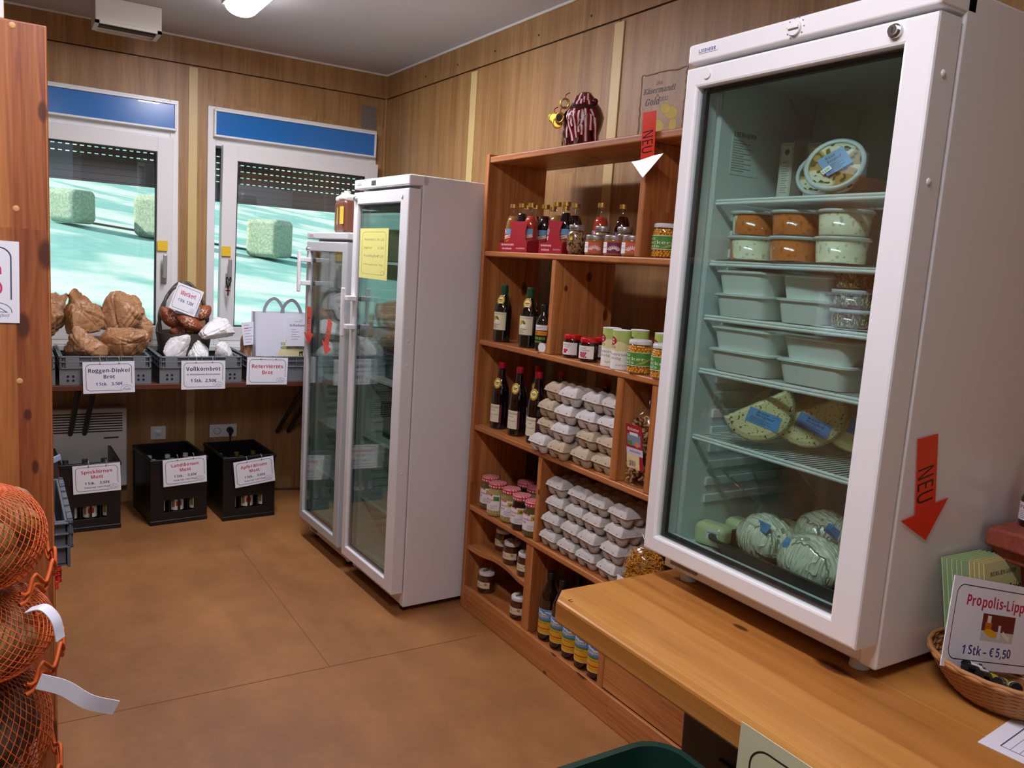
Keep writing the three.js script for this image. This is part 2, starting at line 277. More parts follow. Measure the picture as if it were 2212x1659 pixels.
  obj('slot', bx(-.13, .13, .006, .0125, -.03, .03), std(0x332a22, .7), vb);
}
// ------------------------------------------------------------------ outside the windows
{
  const grassTex = dataTex(512, 512, (u, v) => { const n = vnoise(u * 60, v * 60, 3, 60, 60) * .5 + vnoise(u * 9, v * 9, 4, 9, 9) * .35 + vnoise(u * 200, v * 200, 6, 200, 200) * .15; const p = sm(.35, .7, vnoise(u * 5, v * 7, 31, 5, 7) * .7 + vnoise(u * 16, v * 22, 32, 16, 22) * .3); return [lerp(104, 214, p * .65 + n * .35), lerp(168, 224, p * .6 + n * .4), lerp(158, 212, p * .6 + n * .4)]; });  // pale cyan-white patches paint the overexposed daylight into the grass colour
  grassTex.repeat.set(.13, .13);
  // lawn climbing away from the house
  const prof = [[ZB - .25, .05], [-4, .62], [-12, 1.58], [-20, 2.6], [-40, 5.6], [-70, 12]];
  const groundY = (x, z) => { let k = 0; while (k < prof.length - 2 && z < prof[k + 1][0]) k++; const [z0, y0] = prof[k], [z1, y1] = prof[k + 1]; return lerp(y0, y1, (z - z0) / (z1 - z0)) - .11 * clamp(x, -9, 9) * clamp(-z / 12, 0, 1); };
  const zs = []; for (let z = ZB - .25; z > -70; z -= z > -16 ? .8 : 4) zs.push(z);
  const pos = [], uv = [], idx = [], nx = 60;
  zs.forEach((z) => { for (let i = 0; i <= nx; i++) { const x = -40 + i * 80 / nx; pos.push(x, groundY(x, z), z); uv.push(x, z); } });
  for (let j = 0; j + 1 < zs.length; j++) for (let i = 0; i < nx; i++) { const a = j * (nx + 1) + i, b = a + nx + 1; idx.push(a, a + 1, b, b, a + 1, b + 1); }
  const g = new THREE.BufferGeometry(); g.setAttribute('position', new THREE.Float32BufferAttribute(pos, 3)); g.setAttribute('uv', new THREE.Float32BufferAttribute(uv, 2)); g.setIndex(idx); g.computeVertexNormals();
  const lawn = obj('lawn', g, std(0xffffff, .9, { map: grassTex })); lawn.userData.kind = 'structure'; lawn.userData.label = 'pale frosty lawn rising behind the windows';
  // garden path across the slope
  const pp = [], pi = []; for (let i = 0; i <= 40; i++) { const x = -16 + i * .8, z = -13 + .25 * Math.sin(i * .2); pp.push(x, groundY(x, z) + .06, z, x, groundY(x, z - .45) + .06, z - .45); if (i) { const a = 2 * i - 2; pi.push(a, a + 2, a + 1, a + 1, a + 2, a + 3); } }
  const pg = new THREE.BufferGeometry(); pg.setAttribute('position', new THREE.Float32BufferAttribute(pp, 3)); pg.setIndex(pi); pg.computeVertexNormals();
  const path = obj('garden_path', pg, std(0xc9c9cc, .9)); path.userData.kind = 'structure'; path.userData.label = 'narrow pale path across the lawn';
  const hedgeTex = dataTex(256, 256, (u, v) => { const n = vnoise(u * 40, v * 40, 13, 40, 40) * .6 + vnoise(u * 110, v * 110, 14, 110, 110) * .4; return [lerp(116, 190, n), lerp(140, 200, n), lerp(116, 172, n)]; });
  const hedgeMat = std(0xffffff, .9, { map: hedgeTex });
  const hedge = (x, z, w, h, d, label, r) => {
    const geo = new RoundedBoxGeometry(w, h, d, 7, .12), p = geo.attributes.position, q = rng(Math.round(x * 100 + 999));
    for (let i = 0; i < p.count; i++) { const k = 1 + .05 * (vnoise(p.getX(i) * 14 + 50, p.getY(i) * 14 + p.getZ(i) * 9 + 50, 7) - .5); p.setXYZ(i, p.getX(i) * k, p.getY(i) * k, p.getZ(i) * k); }
    geo.computeVertexNormals(); geo.translate(0, h / 2, 0);
    const m = obj('trimmed_hedge', boxUV(geo), hedgeMat); m.position.set(x, groundY(x, z) + .04, z); m.rotation.y = r; tag(m, label, 'hedge', 'clipped hedges on the lawn');
  };
  hedge(-.86, -12.4, .62, .6, .6, 'clipped box hedge seen through the left window', .85);
  hedge(.58, -12.4, .66, .78, .66, 'clipped hedge half hidden by the left window frame', .85);
  hedge(2.68, -12.3, .78, .76, .7, 'clipped box hedge seen through the right window', .85);
}
// ------------------------------------------------------------------ glass-door fridges
const badgeTex = canvasTex(256, 48, (x, w, h) => { x.fillStyle = '#e6e4e2'; x.fillRect(0, 0, w, h); x.fillStyle = '#1d1c78'; x.font = 'bold 46px sans-serif'; x.save(); x.scale(1.06, 1); x.fillText('LIEBHERR', 2, 41); x.restore(); });
const badgeDark = canvasTex(256, 48, (x, w, h) => { x.fillStyle = '#e6e4e2'; x.fillRect(0, 0, w, h); x.fillStyle = '#5a5a60'; x.font = 'bold 46px sans-serif'; x.save(); x.scale(1.06, 1); x.fillText('LIEBHERR', 2, 41); x.restore(); });
// a flat printed card whose picture faces -x (reading towards +z)
function faceX(w, h, t = .001) { const g = new THREE.BoxGeometry(t, h, w); const p = g.attributes.position, n = g.attributes.normal, uv = g.attributes.uv; for (let i = 0; i < p.count; i++) uv.setXY(i, clamp(p.getZ(i) / w + .5), clamp(p.getY(i) / h + .5)); return g; }
// the same facing +z (reading towards +x)
function faceZ(w, h, t = .001) { const g = new THREE.BoxGeometry(w, h, t); const p = g.attributes.position, uv = g.attributes.uv; for (let i = 0; i < p.count; i++) uv.setXY(i, clamp(p.getX(i) / w + .5), clamp(p.getY(i) / h + .5)); return g; }
// local axes: front at x = 0, depth towards +x, width along z from 0 (far side) to w (near side), y from the body's lower edge
function fridge(o) {
  const t = thing('glass_door_fridge', o.label, 'fridge', [o.x, o.y, o.z], o.turn || 0, 'glass door fridges');
  const { w, h, d, dt, db, capY } = o, m = .034, bxx = dt + .002;
  obj('cabinet', [bx(bxx, d, 0, h, 0, m, .005), bx(bxx, d, 0, h, w - m, w, .005), bx(d - .04, d, .01, h - .005, m, w - m), bx(bxx, d - .03, h - .05, h, m - .005, w - m + .005, .005), bx(bxx + .004, d - .03, 0, db + .012, m - .005, w - m + .005, .005)], o.body || fridgeWhite, t);
  const liner = obj('liner', [bx(bxx + .004, d - .04, db + .012, h - .05, m, m + .004), bx(bxx + .004, d - .04, db + .012, h - .05, w - m - .004, w - m), bx(d - .046, d - .04, db + .012, h - .05, m, w - m), bx(bxx + .004, d - .04, db + .012, db + .016, m, w - m), bx(bxx + .004, d - .04, h - .054, h - .05, m, w - m)], linerMat, t);
  // moulded rungs that carry the wire shelves
  const rungs = []; for (let y = db + .1; y < (o.rungTop || h - .12); y += .0385) for (const z of [m + .004, w - m - .014]) rungs.push(bx(bxx + .06, d - .1, y, y + .02, z + (z < .1 ? 0 : .004), z + (z < .1 ? .006 : .01), .003));
  obj('rung', rungs, linerMat, liner, { kind: 'stuff' });
  // cap over the door
  const cap = obj('top_cap', bx(0, bxx + .03, capY, h, 0, w, .006), o.body || fridgeWhite, t);
  const bd = obj('badge', faceX(o.badge || .075, (o.badge || .075) * .19), printed(o.badgeDark ? badgeDark : badgeTex, .4), cap); bd.position.set(-.0006, lerp(capY, h, .55), (o.badge || .075) / 2 + .03);
  if (o.dial) obj('dial', [cyl(.013, .013, .006, 0, 0, 0, 24).rotateZ(Math.PI / 2).translate(.001, lerp(capY, h, .5), w * .5), bx(-.009, 0, lerp(capY, h, .5) - .002, lerp(capY, h, .5) + .002, w * .5 - .011, w * .5 + .011)], fridgeWhite, cap);
  if (o.dial) for (let k = 0; k < 9; k++) { const a = k * .6 - .6; obj('dial_mark', cyl(.0014, .0014, .001, 0, 0, 0, 6).rotateZ(Math.PI / 2).translate(0, lerp(capY, h, .5) + Math.sin(a) * .018, w * .5 + Math.cos(a) * .018), std(0x777777, .5), cap); }
  if (o.display) obj('display', bx(-.001, .002, lerp(capY, h, .3), lerp(capY, h, .75), w * .34, w * .42), std(0x4a4c4e, .3), cap);
  // door
  const y0 = db, y1 = o.dtop, fw = o.fw, dh = y1 - y0;
  const door = new THREE.Group(); door.name = 'door'; t.add(door);
  const s = new THREE.Shape([[0, y0], [w, y0], [w, y1], [0, y1]].map((p) => new THREE.Vector2(...p))), hole = new THREE.Path([[fw, y0 + o.fb], [fw, y1 - o.ft], [w - o.fr, y1 - o.ft], [w - o.fr, y0 + o.fb]].map((p) => new THREE.Vector2(...p))); s.holes.push(hole);
  const fg = extrude(s, dt - .012, .005); fg.rotateY(-Math.PI / 2); fg.translate(dt - .007, 0, 0); // shape x -> z, depth -> -x
  obj('door_frame', boxUV(fg), o.frame || fridgeWhite, door);
  const gz0 = fw, gz1 = w - o.fr, gy0 = y0 + o.fb, gy1 = y1 - o.ft, k = .009;
  obj('gasket', [bx(.018, .03, gy0, gy1, gz0, gz0 + k), bx(.018, .03, gy0, gy1, gz1 - k, gz1), bx(.018, .03, gy0, gy0 + k, gz0, gz1), bx(.018, .03, gy1 - k, gy1, gz0, gz1)], gasketMat, door);
  obj('pane', bx(.012, .016, gy0 + .001, gy1 - .001, gz0 + .001, gz1 - .001), o.tint || glassTint, door);
  obj('inner_pane', bx(.034, .038, gy0 + .001, gy1 - .001, gz0 + .001, gz1 - .001), o.tint || glassTint, door);
  if (o.handle) { const [ha, hb, hz] = o.handle; obj('handle', [bx(-.056, -.04, ha, hb, hz - .011, hz + .011, .005), bx(-.044, .002, ha + .035, ha + .058, hz - .009, hz + .04, .004), bx(-.044, .002, hb - .058, hb - .035, hz - .009, hz + .04, .004)], fridgeWhite, door); }
  if (o.lock) { const [lz, ly] = o.lock; const lk = obj('lock', [cyl(.012, .011, .008, 0, 0, 0, 20).rotateZ(Math.PI / 2).translate(.002, ly, lz), cyl(.008, .008, .014, 0, 0, 0, 20).rotateZ(Math.PI / 2).translate(.002, ly, lz)], chrome, door); obj('keyhole', bx(-.0125, -.0118, ly - .004, ly + .004, lz - .001, lz + .001), gasketMat, lk); }
  if (o.plug) obj('cover_cap', cyl(.0095, .0095, .004, 0, 0, 0, 24).rotateZ(Math.PI / 2).translate(.001, o.plug[1], o.plug[0]), fridgeWhite, door);
  for (const by of o.sideCaps || []) obj('screw_cap', new THREE.SphereGeometry(.006, 12, 8).scale(1, 1, .5).translate(dt * .45, by, w), fridgeWhite, door);
  // wire shelves
  for (const sy of o.shelves) {
    const g = [], xa = bxx + .012, xb = d - .07, za = m + .01, zb = w - m - .01;
    for (let z = za; z <= zb; z += .0125) g.push(rod([xa, sy, z], [xb, sy, z], .0016, 5));
    for (const x of [xa, xb]) g.push(rod([x, sy, za - .004], [x, sy, zb + .004], .0032, 6));
    g.push(rod([xa - .001, sy - .006, za - .004], [xa - .001, sy - .006, zb + .004], .0036, 6), rod([(xa + xb) / 2, sy - .003, za - .004], [(xa + xb) / 2, sy - .003, zb + .004], .0026, 6));
    obj('wire_shelf', g, wireMat, t);
  }
  // plinth, feet
  obj('plinth_vent', bx(bxx - .002, bxx + .004, Math.min(.012, db * .3), db * .75, .02, .1, .002), std(0x7d766e, .6), t);
  if (o.y > .5) for (const [fx, fz] of [[bxx + .03, .05], [bxx + .03, w - .05], [d - .06, .05], [d - .06, w - .05]]) obj('foot', cyl(.018, .015, o.y - o.rest, fx, o.rest - o.y + .0006, fz, 18), std(0xcfcfcb, .4), t);
  else for (const [fx, fz] of [[bxx + .03, .05], [bxx + .03, w - .05], [d - .06, .05], [d - .06, w - .05]]) obj('foot', cyl(.018, .015, o.y, fx, -o.y, fz, 14), gasketMat, t);
  return t;
}
const CT = 0.855;      // counter top
const F3 = fridge({ label: 'white glass-door fridge full of cheese standing on the wooden counter', x: -.746, y: .8746, z: 3.336, w: .5315, h: 1.982 - .8746, d: .56, dt: .066, db: .0518, dtop: 1.936 - .8746, capY: 1.944 - .8746, fw: .033, fr: .053, ft: .04, fb: .036, shelves: [1.681, 1.556, 1.442, 1.328, 1.184].map((y) => y - .8746), lock: [.464, 1.918 - .8746], plug: [.06, 1.918 - .8746], dial: true, badge: .052, rungTop: 1.66 - .8746, sideCaps: [1.85 - .8746, 1.69 - .8746], rest: CT });
const F2 = fridge({ label: 'tallest white glass-door fridge with a yellow price sheet, beside the pine shelf', x: -.5765, y: .0265, z: 1.0386, turn: .0387, w: .5499, h: 1.8545 - .0265, d: .6, dt: .06, db: .069, dtop: 1.7998 - .0265, capY: 1.812 - .0265, fw: .045, fr: .075, ft: .055, fb: .05, shelves: [.36, .66, .94, 1.2, 1.47], lock: [.03, 1.745], plug: [.49, 1.745], display: true, badgeDark: true, badge: .055, handle: [1.15 - .0265, 1.372 - .0265, .03], sideCaps: [.6, 1.06, 1.16] });
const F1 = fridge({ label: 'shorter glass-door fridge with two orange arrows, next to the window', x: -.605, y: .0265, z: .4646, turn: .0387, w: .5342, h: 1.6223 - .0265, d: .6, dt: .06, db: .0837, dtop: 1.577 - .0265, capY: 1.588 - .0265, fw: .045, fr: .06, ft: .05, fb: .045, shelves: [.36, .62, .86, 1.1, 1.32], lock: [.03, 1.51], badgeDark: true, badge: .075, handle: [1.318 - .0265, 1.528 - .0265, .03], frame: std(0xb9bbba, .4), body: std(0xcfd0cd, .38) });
// ------------------------------------------------------------------ pine shelf unit
const SX = -.22, SB = .065, SZ0 = 1.606, SZ1 = 3.3;
{
  const t = thing('pine_shelf_unit', 'tall orange pine shelf unit full of jars, bottles and egg cartons', 'shelf', [0, 0, 0]);
  const B = (n, y, th, z0, z1, x0 = SX, x1 = SB) => obj(n, bx(x0, x1, y - th, y, z0, z1, .006, 'z'), pineMat, t);
  const V = (n, z, y0, y1, th = .026, x0 = SX + .004) => obj(n, bx(x0, SB, y0, y1, z - th / 2, z + th / 2, .004, 'y'), pineMat, t);
  obj('side_panel', bx(SX - .003, SB, 0, 1.968, SZ0, SZ0 + .027, .004, 'y'), pineMat, t); obj('side_panel', bx(SX, SB, 0, 1.961, SZ1 - .027, SZ1, .004, 'y'), pineMat, t);
  const zi = SZ0 + .027, zo = SZ1 - .027;
  B('top_board', 1.958, .026, zi, zo); B('shelf_board', 1.574, .022, zi, zo); B('shelf_board', 1.203, .022, zi, zo); B('shelf_board', .833, .022, zi, zo); B('shelf_board', .4777, .024, zi, zo);
  B('bottom_board', .098, .022, zi, zo, SX + .016); obj('base_rail', bx(SX - .002, SX + .014, 0, .106, zi, zo, .004, 'z'), pineMat, t);
  V('divider', 2.602, 1.574, 1.932); V('divider', 2.143, 1.203, 1.552); V('divider', 2.575, .833, 1.181, .032); V('divider', 2.745, .833, 1.181); V('divider', 2.146, .4777, .811); V('divider', 2.118, .098, .4537, .05); V('divider', 2.6, .098, .4537, .03);
  // little half-depth shelf with a worn wavy edge
  const ss = new THREE.Shape(); ss.moveTo(SB, -zi); ss.lineTo(SX + .004, -zi); ss.bezierCurveTo(SX + .004, -1.72, SX + .008, -1.76, SX + .03, -1.8); ss.bezierCurveTo(SX + .038, -1.86, SX + .03, -1.93, SX + .022, -1.97); ss.bezierCurveTo(SX + .01, -2.03, SX + .006, -2.06, SX + .006, -2.092); ss.lineTo(SB, -2.092); ss.closePath();
  obj('small_shelf', boxUV(extrude(ss, .014, .004, 10).rotateX(-Math.PI / 2).translate(0, .2745, 0), 'z'), pineMat, t, { label: 'narrow shelf with a wavy natural edge' });
  // drawer with a routed grip
  const dz0 = 2.618, dz1 = zo - .003, df = new THREE.Shape(); df.moveTo(dz0, .112); df.lineTo(dz1, .112); df.lineTo(dz1, .262); df.lineTo(3.1, .262); df.bezierCurveTo(3.07, .238, 3.03, .236, 2.98, .236); df.bezierCurveTo(2.93, .236, 2.89, .238, 2.86, .262); df.lineTo(dz0, .262); df.closePath();
  const dr = obj('drawer_front', boxUV(extrude(df, .018, .001, 10).rotateY(-Math.PI / 2).translate(SX + .025, 0, 0), 'z'), pineMat, t);
  obj('drawer_box', [bx(SX + .03, SB - .01, .112, .12, dz0, dz1), bx(SX + .03, SB - .01, .12, .25, dz0, dz0 + .01), bx(SX + .03, SB - .01, .12, .25, dz1 - .01, dz1), bx(SB - .02, SB - .01, .12, .25, dz0, dz1)], pineMat, t);
  obj('drawer_lip', bx(SX - .001, SX + .026, .263, .283, 2.616, zo, .004, 'z'), pineMat, t);
  obj('upper_filler', bx(SX + .03, SX + .05, .29, .45, 2.618, zo, .003, 'z'), pineMat, t);
}
// ------------------------------------------------------------------ counter
{
  const t = thing('counter', 'wide wooden shop counter with a chamfered front corner', 'counter', [0, 0, 0]);
  const z0 = 3.319, z1 = 5.4, x0 = -.9895, ch = .042;
  const s = new THREE.Shape(); s.moveTo(x0 + ch, -z0); s.lineTo(XW - .012, -z0); s.lineTo(XW - .012, -z1); s.lineTo(x0, -z1); s.lineTo(x0, -z0 - ch); s.closePath();
  const g = extrude(s, .036, .006); g.rotateX(-Math.PI / 2); g.translate(0, CT - .03, 0); 
  const top = obj('worktop', boxUV(g, 'z'), counterMat, t); 
  g.computeBoundingBox(); top.position.y = CT - g.boundingBox.max.y;
  obj('staple_mark', [bx(-.968, -.9665, CT, CT + .0006, 3.372, 3.382), bx(-.968, -.958, CT, CT + .0006, 3.372, 3.3735), bx(-.968, -.962, CT, CT + .0006, 3.3805, 3.382)], std(0x2a1608, .8), t);
  obj('back_panel', bx(-.3, -.275, 0, CT - .036, 3.34, z1 - .05, 0, 'z'), pineMat, t);
  obj('side_panel', bx(-.5, -.3, 0, CT - .036, 3.335, 3.36, 0, 'y'), pineMat, t);
}
// ------------------------------------------------------------------ goods on the pine shelf
const ring = (r, y0, y1, a0, a1, seg = 20, bulge) => { const g = new THREE.CylinderGeometry(r, r, y1 - y0, seg, 1, true, a0, a1 - a0); return g.translate(0, (y0 + y1) / 2, 0); };
// labels face the buyer; theta of CylinderGeometry runs from +z towards +x, so -x is 1.5 pi
const FRONT = 1.5 * Math.PI;
const band = (r, y0, y1, span, turn = 0) => ring(r, y0, y1, FRONT - span / 2 + turn, FRONT + span / 2 + turn);
const txt = (x, s, px, py, font, fill, align = 'left') => { x.font = font; x.fillStyle = fill; x.textAlign = align; x.fillText(s, px, py); };
const T = {};
T.himbeer = canvasTex(256, 300, (x, w, h) => { x.fillStyle = '#e9e4c4'; x.fillRect(0, 0, w, h); x.fillStyle = '#6e1530'; x.fillRect(w - 34, 0, 34, h); txt(x, 'Himbeer', 50, 62, 'italic 46px serif', '#2a2a28'); txt(x, 'Sirup', 92, 108, 'italic 28px serif', '#3a3a36'); x.fillStyle = '#8e1626'; for (let k = 0; k < 9; k++) { x.beginPath(); x.arc(20 + (k % 3) * 11, 90 + Math.floor(k / 3) * 11, 8, 0, 7); x.fill(); } x.fillStyle = '#1c3a20'; x.beginPath(); x.moveTo(14, 60); x.lineTo(46, 66); x.lineTo(28, 84); x.fill(); txt(x, 'Vom Berghof', 40, 180, 'italic 26px serif', '#4a4636'); x.strokeStyle = '#8a8468'; for (let k = 0; k < 5; k++) { x.beginPath(); x.moveTo(26, 206 + k * 16); x.lineTo(150 + (k * 37) % 50, 206 + k * 16); x.stroke(); } });
T.syrup = canvasTex(256, 320, (x, w, h) => { x.fillStyle = '#e6e0bd'; x.fillRect(0, 0, w, h); x.strokeStyle = '#4f4a2c'; x.lineWidth = 5; x.strokeRect(4, 4, w - 8, h - 8); txt(x, 'Holunderblüten', 20, 44, '28px serif', '#4a4322'); x.fillStyle = '#c9b12a'; x.beginPath(); x.ellipse(80, 120, 34, 48, .3, 0, 7); x.fill(); x.fillStyle = '#5c7a2c'; x.beginPath(); x.ellipse(130, 110, 18, 40, -.5, 0, 7); x.fill(); x.fillStyle = '#f3efe0'; x.beginPath(); x.ellipse(120, 165, 42, 30, 0, 0, 7); x.fill(); x.fillStyle = '#4a4636'; for (let k = 0; k < 5; k++) x.fillRect(26, 218 + k * 18, 150 - (k * 29) % 60, 6); });
T.seal = canvasTex(128, 160, (x, w, h) => { x.fillStyle = '#d8b23a'; x.fillRect(0, 0, w, h); x.strokeStyle = '#4a3a10'; x.lineWidth = 5; x.beginPath(); x.ellipse(64, 80, 50, 66, 0, 0, 7); x.stroke(); x.fillStyle = '#f3e6a8'; x.beginPath(); x.ellipse(64, 80, 36, 50, 0, 0, 7); x.fill(); x.fillStyle = '#5a4514'; x.fillRect(34, 66, 60, 12); x.fillRect(40, 90, 48, 8); });
T.oil = canvasTex(256, 420, (x, w, h) => { const g = ['#5b8ed0', '#8ab4dc', '#6f8f4a', '#e0a81c', '#d99c14']; x.fillStyle = g[0]; x.fillRect(0, 0, w, h); x.fillStyle = '#cfdcea'; for (let k = 0; k < 5; k++) { x.beginPath(); x.ellipse(40 + k * 52, 40 + (k % 3) * 20, 40, 14, 0, 0, 7); x.fill(); } x.fillStyle = '#4f7d3c'; x.fillRect(0, 170, w, 40); x.fillStyle = '#e2ab20'; x.fillRect(0, 205, w, h - 205); x.fillStyle = '#b98414'; for (let k = 0; k < 60; k++) x.fillRect((k * 53) % w, 210 + (k * 31) % 100, 9, 9); txt(x, 'Rapsöl', 34, 132, 'bold 58px sans-serif', '#f2d21c'); txt(x, 'kaltgepresst', 42, 240, 'bold 26px sans-serif', '#2d3d7a'); x.fillStyle = '#b3202a'; x.fillRect(0, 316, w, 16); txt(x, 'aus eigenem Anbau', 24, 372, '22px sans-serif', '#55400c'); x.strokeStyle = '#f2f2ee'; x.lineWidth = 10; x.strokeRect(0, 0, w, h); });
T.corn = canvasTex(512, 200, (x, w, h) => { x.fillStyle = '#4f8f34'; x.fillRect(0, 0, w, h); x.fillStyle = '#f1f3e6'; x.fillRect(0, 0, w, 7); x.fillRect(0, h - 9, w, 9); txt(x, 'Bio', 170, 66, '58px serif', '#eef3dd'); txt(x, 'Zucker-', 170, 120, '58px serif', '#eef3dd'); txt(x, 'mais', 170, 172, '54px serif', '#eef3dd'); x.fillStyle = '#c7a43a'; x.save(); x.translate(370, 130); x.rotate(-.7); x.fillRect(-50, -9, 100, 18); x.restore(); x.fillStyle = '#8ab04c'; x.save(); x.translate(340, 160); x.rotate(-.5); x.fillRect(-40, -6, 70, 12); x.restore(); });
T.beet = canvasTex(256, 200, (x, w, h) => { x.fillStyle = '#eeeae6'; x.fillRect(0, 0, w, h); txt(x, 'Kräuter', 40, 50, 'italic 34px serif', '#2f2a2a'); txt(x, 'Gelee', 62, 84, 'italic 30px serif', '#2f2a2a'); x.fillStyle = '#cf2f4c'; for (const [a, b] of [[60, 130], [80, 120], [96, 138], [76, 150], [110, 124], [92, 160], [66, 164]]) { x.beginPath(); x.arc(a, b, 17, 0, 7); x.fill(); } });
T.cherry = canvasTex(256, 200, (x, w, h) => { x.fillStyle = '#eeeae6'; x.fillRect(0, 0, w, h); txt(x, 'Ribisel', 40, 46, 'italic 34px serif', '#2f2a2a'); txt(x, 'Marmelade', 32, 78, 'italic 30px serif', '#2f2a2a'); x.fillStyle = '#c2304c'; for (let k = 0; k < 16; k++) { x.beginPath(); x.arc(60 + (k * 29) % 96, 110 + Math.floor(k / 4) * 22, 13, 0, 7); x.fill(); } });
T.salt = canvasTex(512, 512, (x, w, h) => { x.fillStyle = '#b3c76a'; x.fillRect(0, 0, w, h); x.fillStyle = '#e3dca6'; x.beginPath(); x.moveTo(150, 512); x.lineTo(150, 190); x.lineTo(300, 140); x.lineTo(392, 190); x.lineTo(392, 512); x.fill(); x.fillStyle = '#f1efe4'; x.fillRect(140, 270, 252, 242); x.fillStyle = '#a3202c'; x.beginPath(); x.arc(205, 140, 62, 0, 7); x.fill(); txt(x, 'BIO', 172, 240, 'bold 50px sans-serif', '#a3202c'); txt(x, 'vom', 176, 130, 'bold 32px sans-serif', '#f4e9df'); txt(x, 'Berg', 172, 164, 'bold 32px sans-serif', '#f4e9df'); txt(x, 'Kräutersalz', 150, 330, '44px serif', '#3a3a34'); txt(x, 'würzig', 172, 384, '44px serif', '#3a3a34'); txt(x, '120 g e', 270, 470, 'italic 30px serif', '#3a3a34'); });
T.miso = (c) => canvasTex(400, 220, (x, w, h) => { x.fillStyle = '#efeceb'; x.fillRect(0, 0, w, h); x.fillStyle = c; x.fillRect(190, 0, 210, h); txt(x, 'MISO', 62, 50, '34px sans-serif', '#2e2a2e'); txt(x, c === '#7a2444' ? 'dunkel' : 'würzig', 30, 120, 'italic 44px serif', '#262226'); x.fillStyle = '#efe2e4'; for (let k = 0; k < 9; k++) { x.save(); x.translate(300, 180); x.rotate(-1.2 + k * .3); x.beginPath(); x.ellipse(0, -80, 9, 40, 0, 0, 7); x.fill(); x.restore(); } txt(x, 'NATUR', 30, 190, '18px sans-serif', '#444'); });
T.misoA = T.miso('#cf6644'); T.misoB = T.miso('#7a2444');
T.pickle = (word, hue) => canvasTex(256, 256, (x, w, h) => { x.fillStyle = '#e9e7e8'; x.fillRect(0, 0, w, h); x.fillStyle = '#c03a44'; x.fillRect(0, 0, 150, 24); txt(x, 'Hausgemacht', 6, 19, 'bold 18px sans-serif', '#fff'); word.split(' ').forEach((s, i) => txt(x, s, 20, 100 + i * 50, 'bold 44px serif', '#b02a3c')); x.fillStyle = hue; x.fillRect(168, 24, 80, 70); x.fillStyle = '#3f7f38'; x.beginPath(); x.arc(214, 66, 22, 0, 7); x.fill(); x.fillStyle = '#85808a'; for (let k = 0; k < 5; k++) x.fillRect(120, 172 + k * 15, 110 - (k * 23) % 50, 5); });
T.jam = canvasTex(320, 120, (x, w, h) => { x.fillStyle = '#ded0b0'; x.fillRect(0, 0, w, h); txt(x, 'Honig', 30, 50, 'italic 38px serif', '#6b4a2c'); x.fillStyle = '#8a6a48'; x.fillRect(30, 66, 180, 6); x.fillRect(30, 84, 120, 6); x.fillStyle = '#a8884e'; x.beginPath(); x.arc(250, 40, 26, 0, 7); x.fill(); });
T.kurbis = canvasTex(256, 420, (x, w, h) => { x.fillStyle = '#101112'; x.fillRect(0, 0, w, h); x.fillStyle = '#e6e8e4'; x.fillRect(0, 0, w, 96); x.fillStyle = '#8a8e8a'; x.fillRect(60, 40, 130, 8); x.fillRect(60, 60, 100, 8); x.fillStyle = '#d88a1c'; x.fillRect(0, 110, w, 78); x.fillStyle = '#a85a10'; x.beginPath(); x.arc(90, 150, 30, 0, 7); x.fill(); txt(x, 'KÜRBIS', 18, 268, 'bold 62px sans-serif', '#8ec63a'); txt(x, 'KERNÖL', 22, 326, 'bold 44px sans-serif', '#8ec63a'); });
T.juice = canvasTex(256, 256, (x, w, h) => { x.fillStyle = '#b91f2c'; x.fillRect(0, 0, w, h); x.fillStyle = '#6fb0d8'; x.fillRect(0, 0, w, 90); x.fillStyle = '#c8202c'; x.fillRect(90, 8, 60, 60); txt(x, 'k', 104, 58, 'bold 60px serif', '#fff'); x.fillStyle = '#f0e2c4'; x.save(); x.translate(128, 140); x.rotate(-.25); x.fillRect(-130, -26, 260, 52); txt(x, 'Obstsaft', -100, 16, 'bold 44px sans-serif', '#8a5a1a'); x.restore(); x.fillStyle = '#e0701c'; x.beginPath(); x.arc(180, 220, 44, 0, 7); x.fill(); x.fillStyle = '#f2d23a'; x.beginPath(); x.arc(60, 226, 34, 0, 7); x.fill(); });
T.carrier = canvasTex(512, 256, (x, w, h) => { x.fillStyle = '#9e1420'; x.fillRect(0, 0, w, h); txt(x, 'Obst Naturfruchtsäfte', 40, 206, 'bold 22px sans-serif', '#f0dcd8'); txt(x, 'ohne Zuckerzusatz', 60, 236, 'bold 20px sans-serif', '#f0dcd8'); txt(x, 'www.obsthof.com', 320, 232, 'italic 18px serif', '#e8c8c4'); });
const M = {};
M.darkGlass = phys(0x0b120c, .06, { clearcoat: 1, clearcoatRoughness: .03 });
M.redGlass = phys(0x14080a, .06, { clearcoat: 1, clearcoatRoughness: .03 });
M.brownGlass = phys(0x1c0f06, .06, { clearcoat: 1, clearcoatRoughness: .03 });
M.greenCap = phys(0x1d4a2e, .3); M.redCap = std(0xb0142a, .35); M.goldCap = std(0xd8b257, .3, { metalness: .85 }); M.silverLid = std(0xb9b9b8, .35, { metalness: .8 }); M.whiteLid = std(0xdcdcd8, .35); M.redLid = phys(0xc8121c, .3, { clearcoat: .5 }); M.clear = new THREE.MeshPhysicalMaterial({ color: 0xffffff, roughness: .02, transmission: 1, thickness: 0, ior: 1.5 });
const checkTex = canvasTex(256, 256, (x, w, h) => { x.fillStyle = '#efe9e6'; x.fillRect(0, 0, w, h); x.fillStyle = 'rgba(184,6,24,.8)'; for (let k = 0; k < 8; k++) { x.fillRect(k * 32, 0, 16, h); x.fillRect(0, k * 32, w, 16); } });
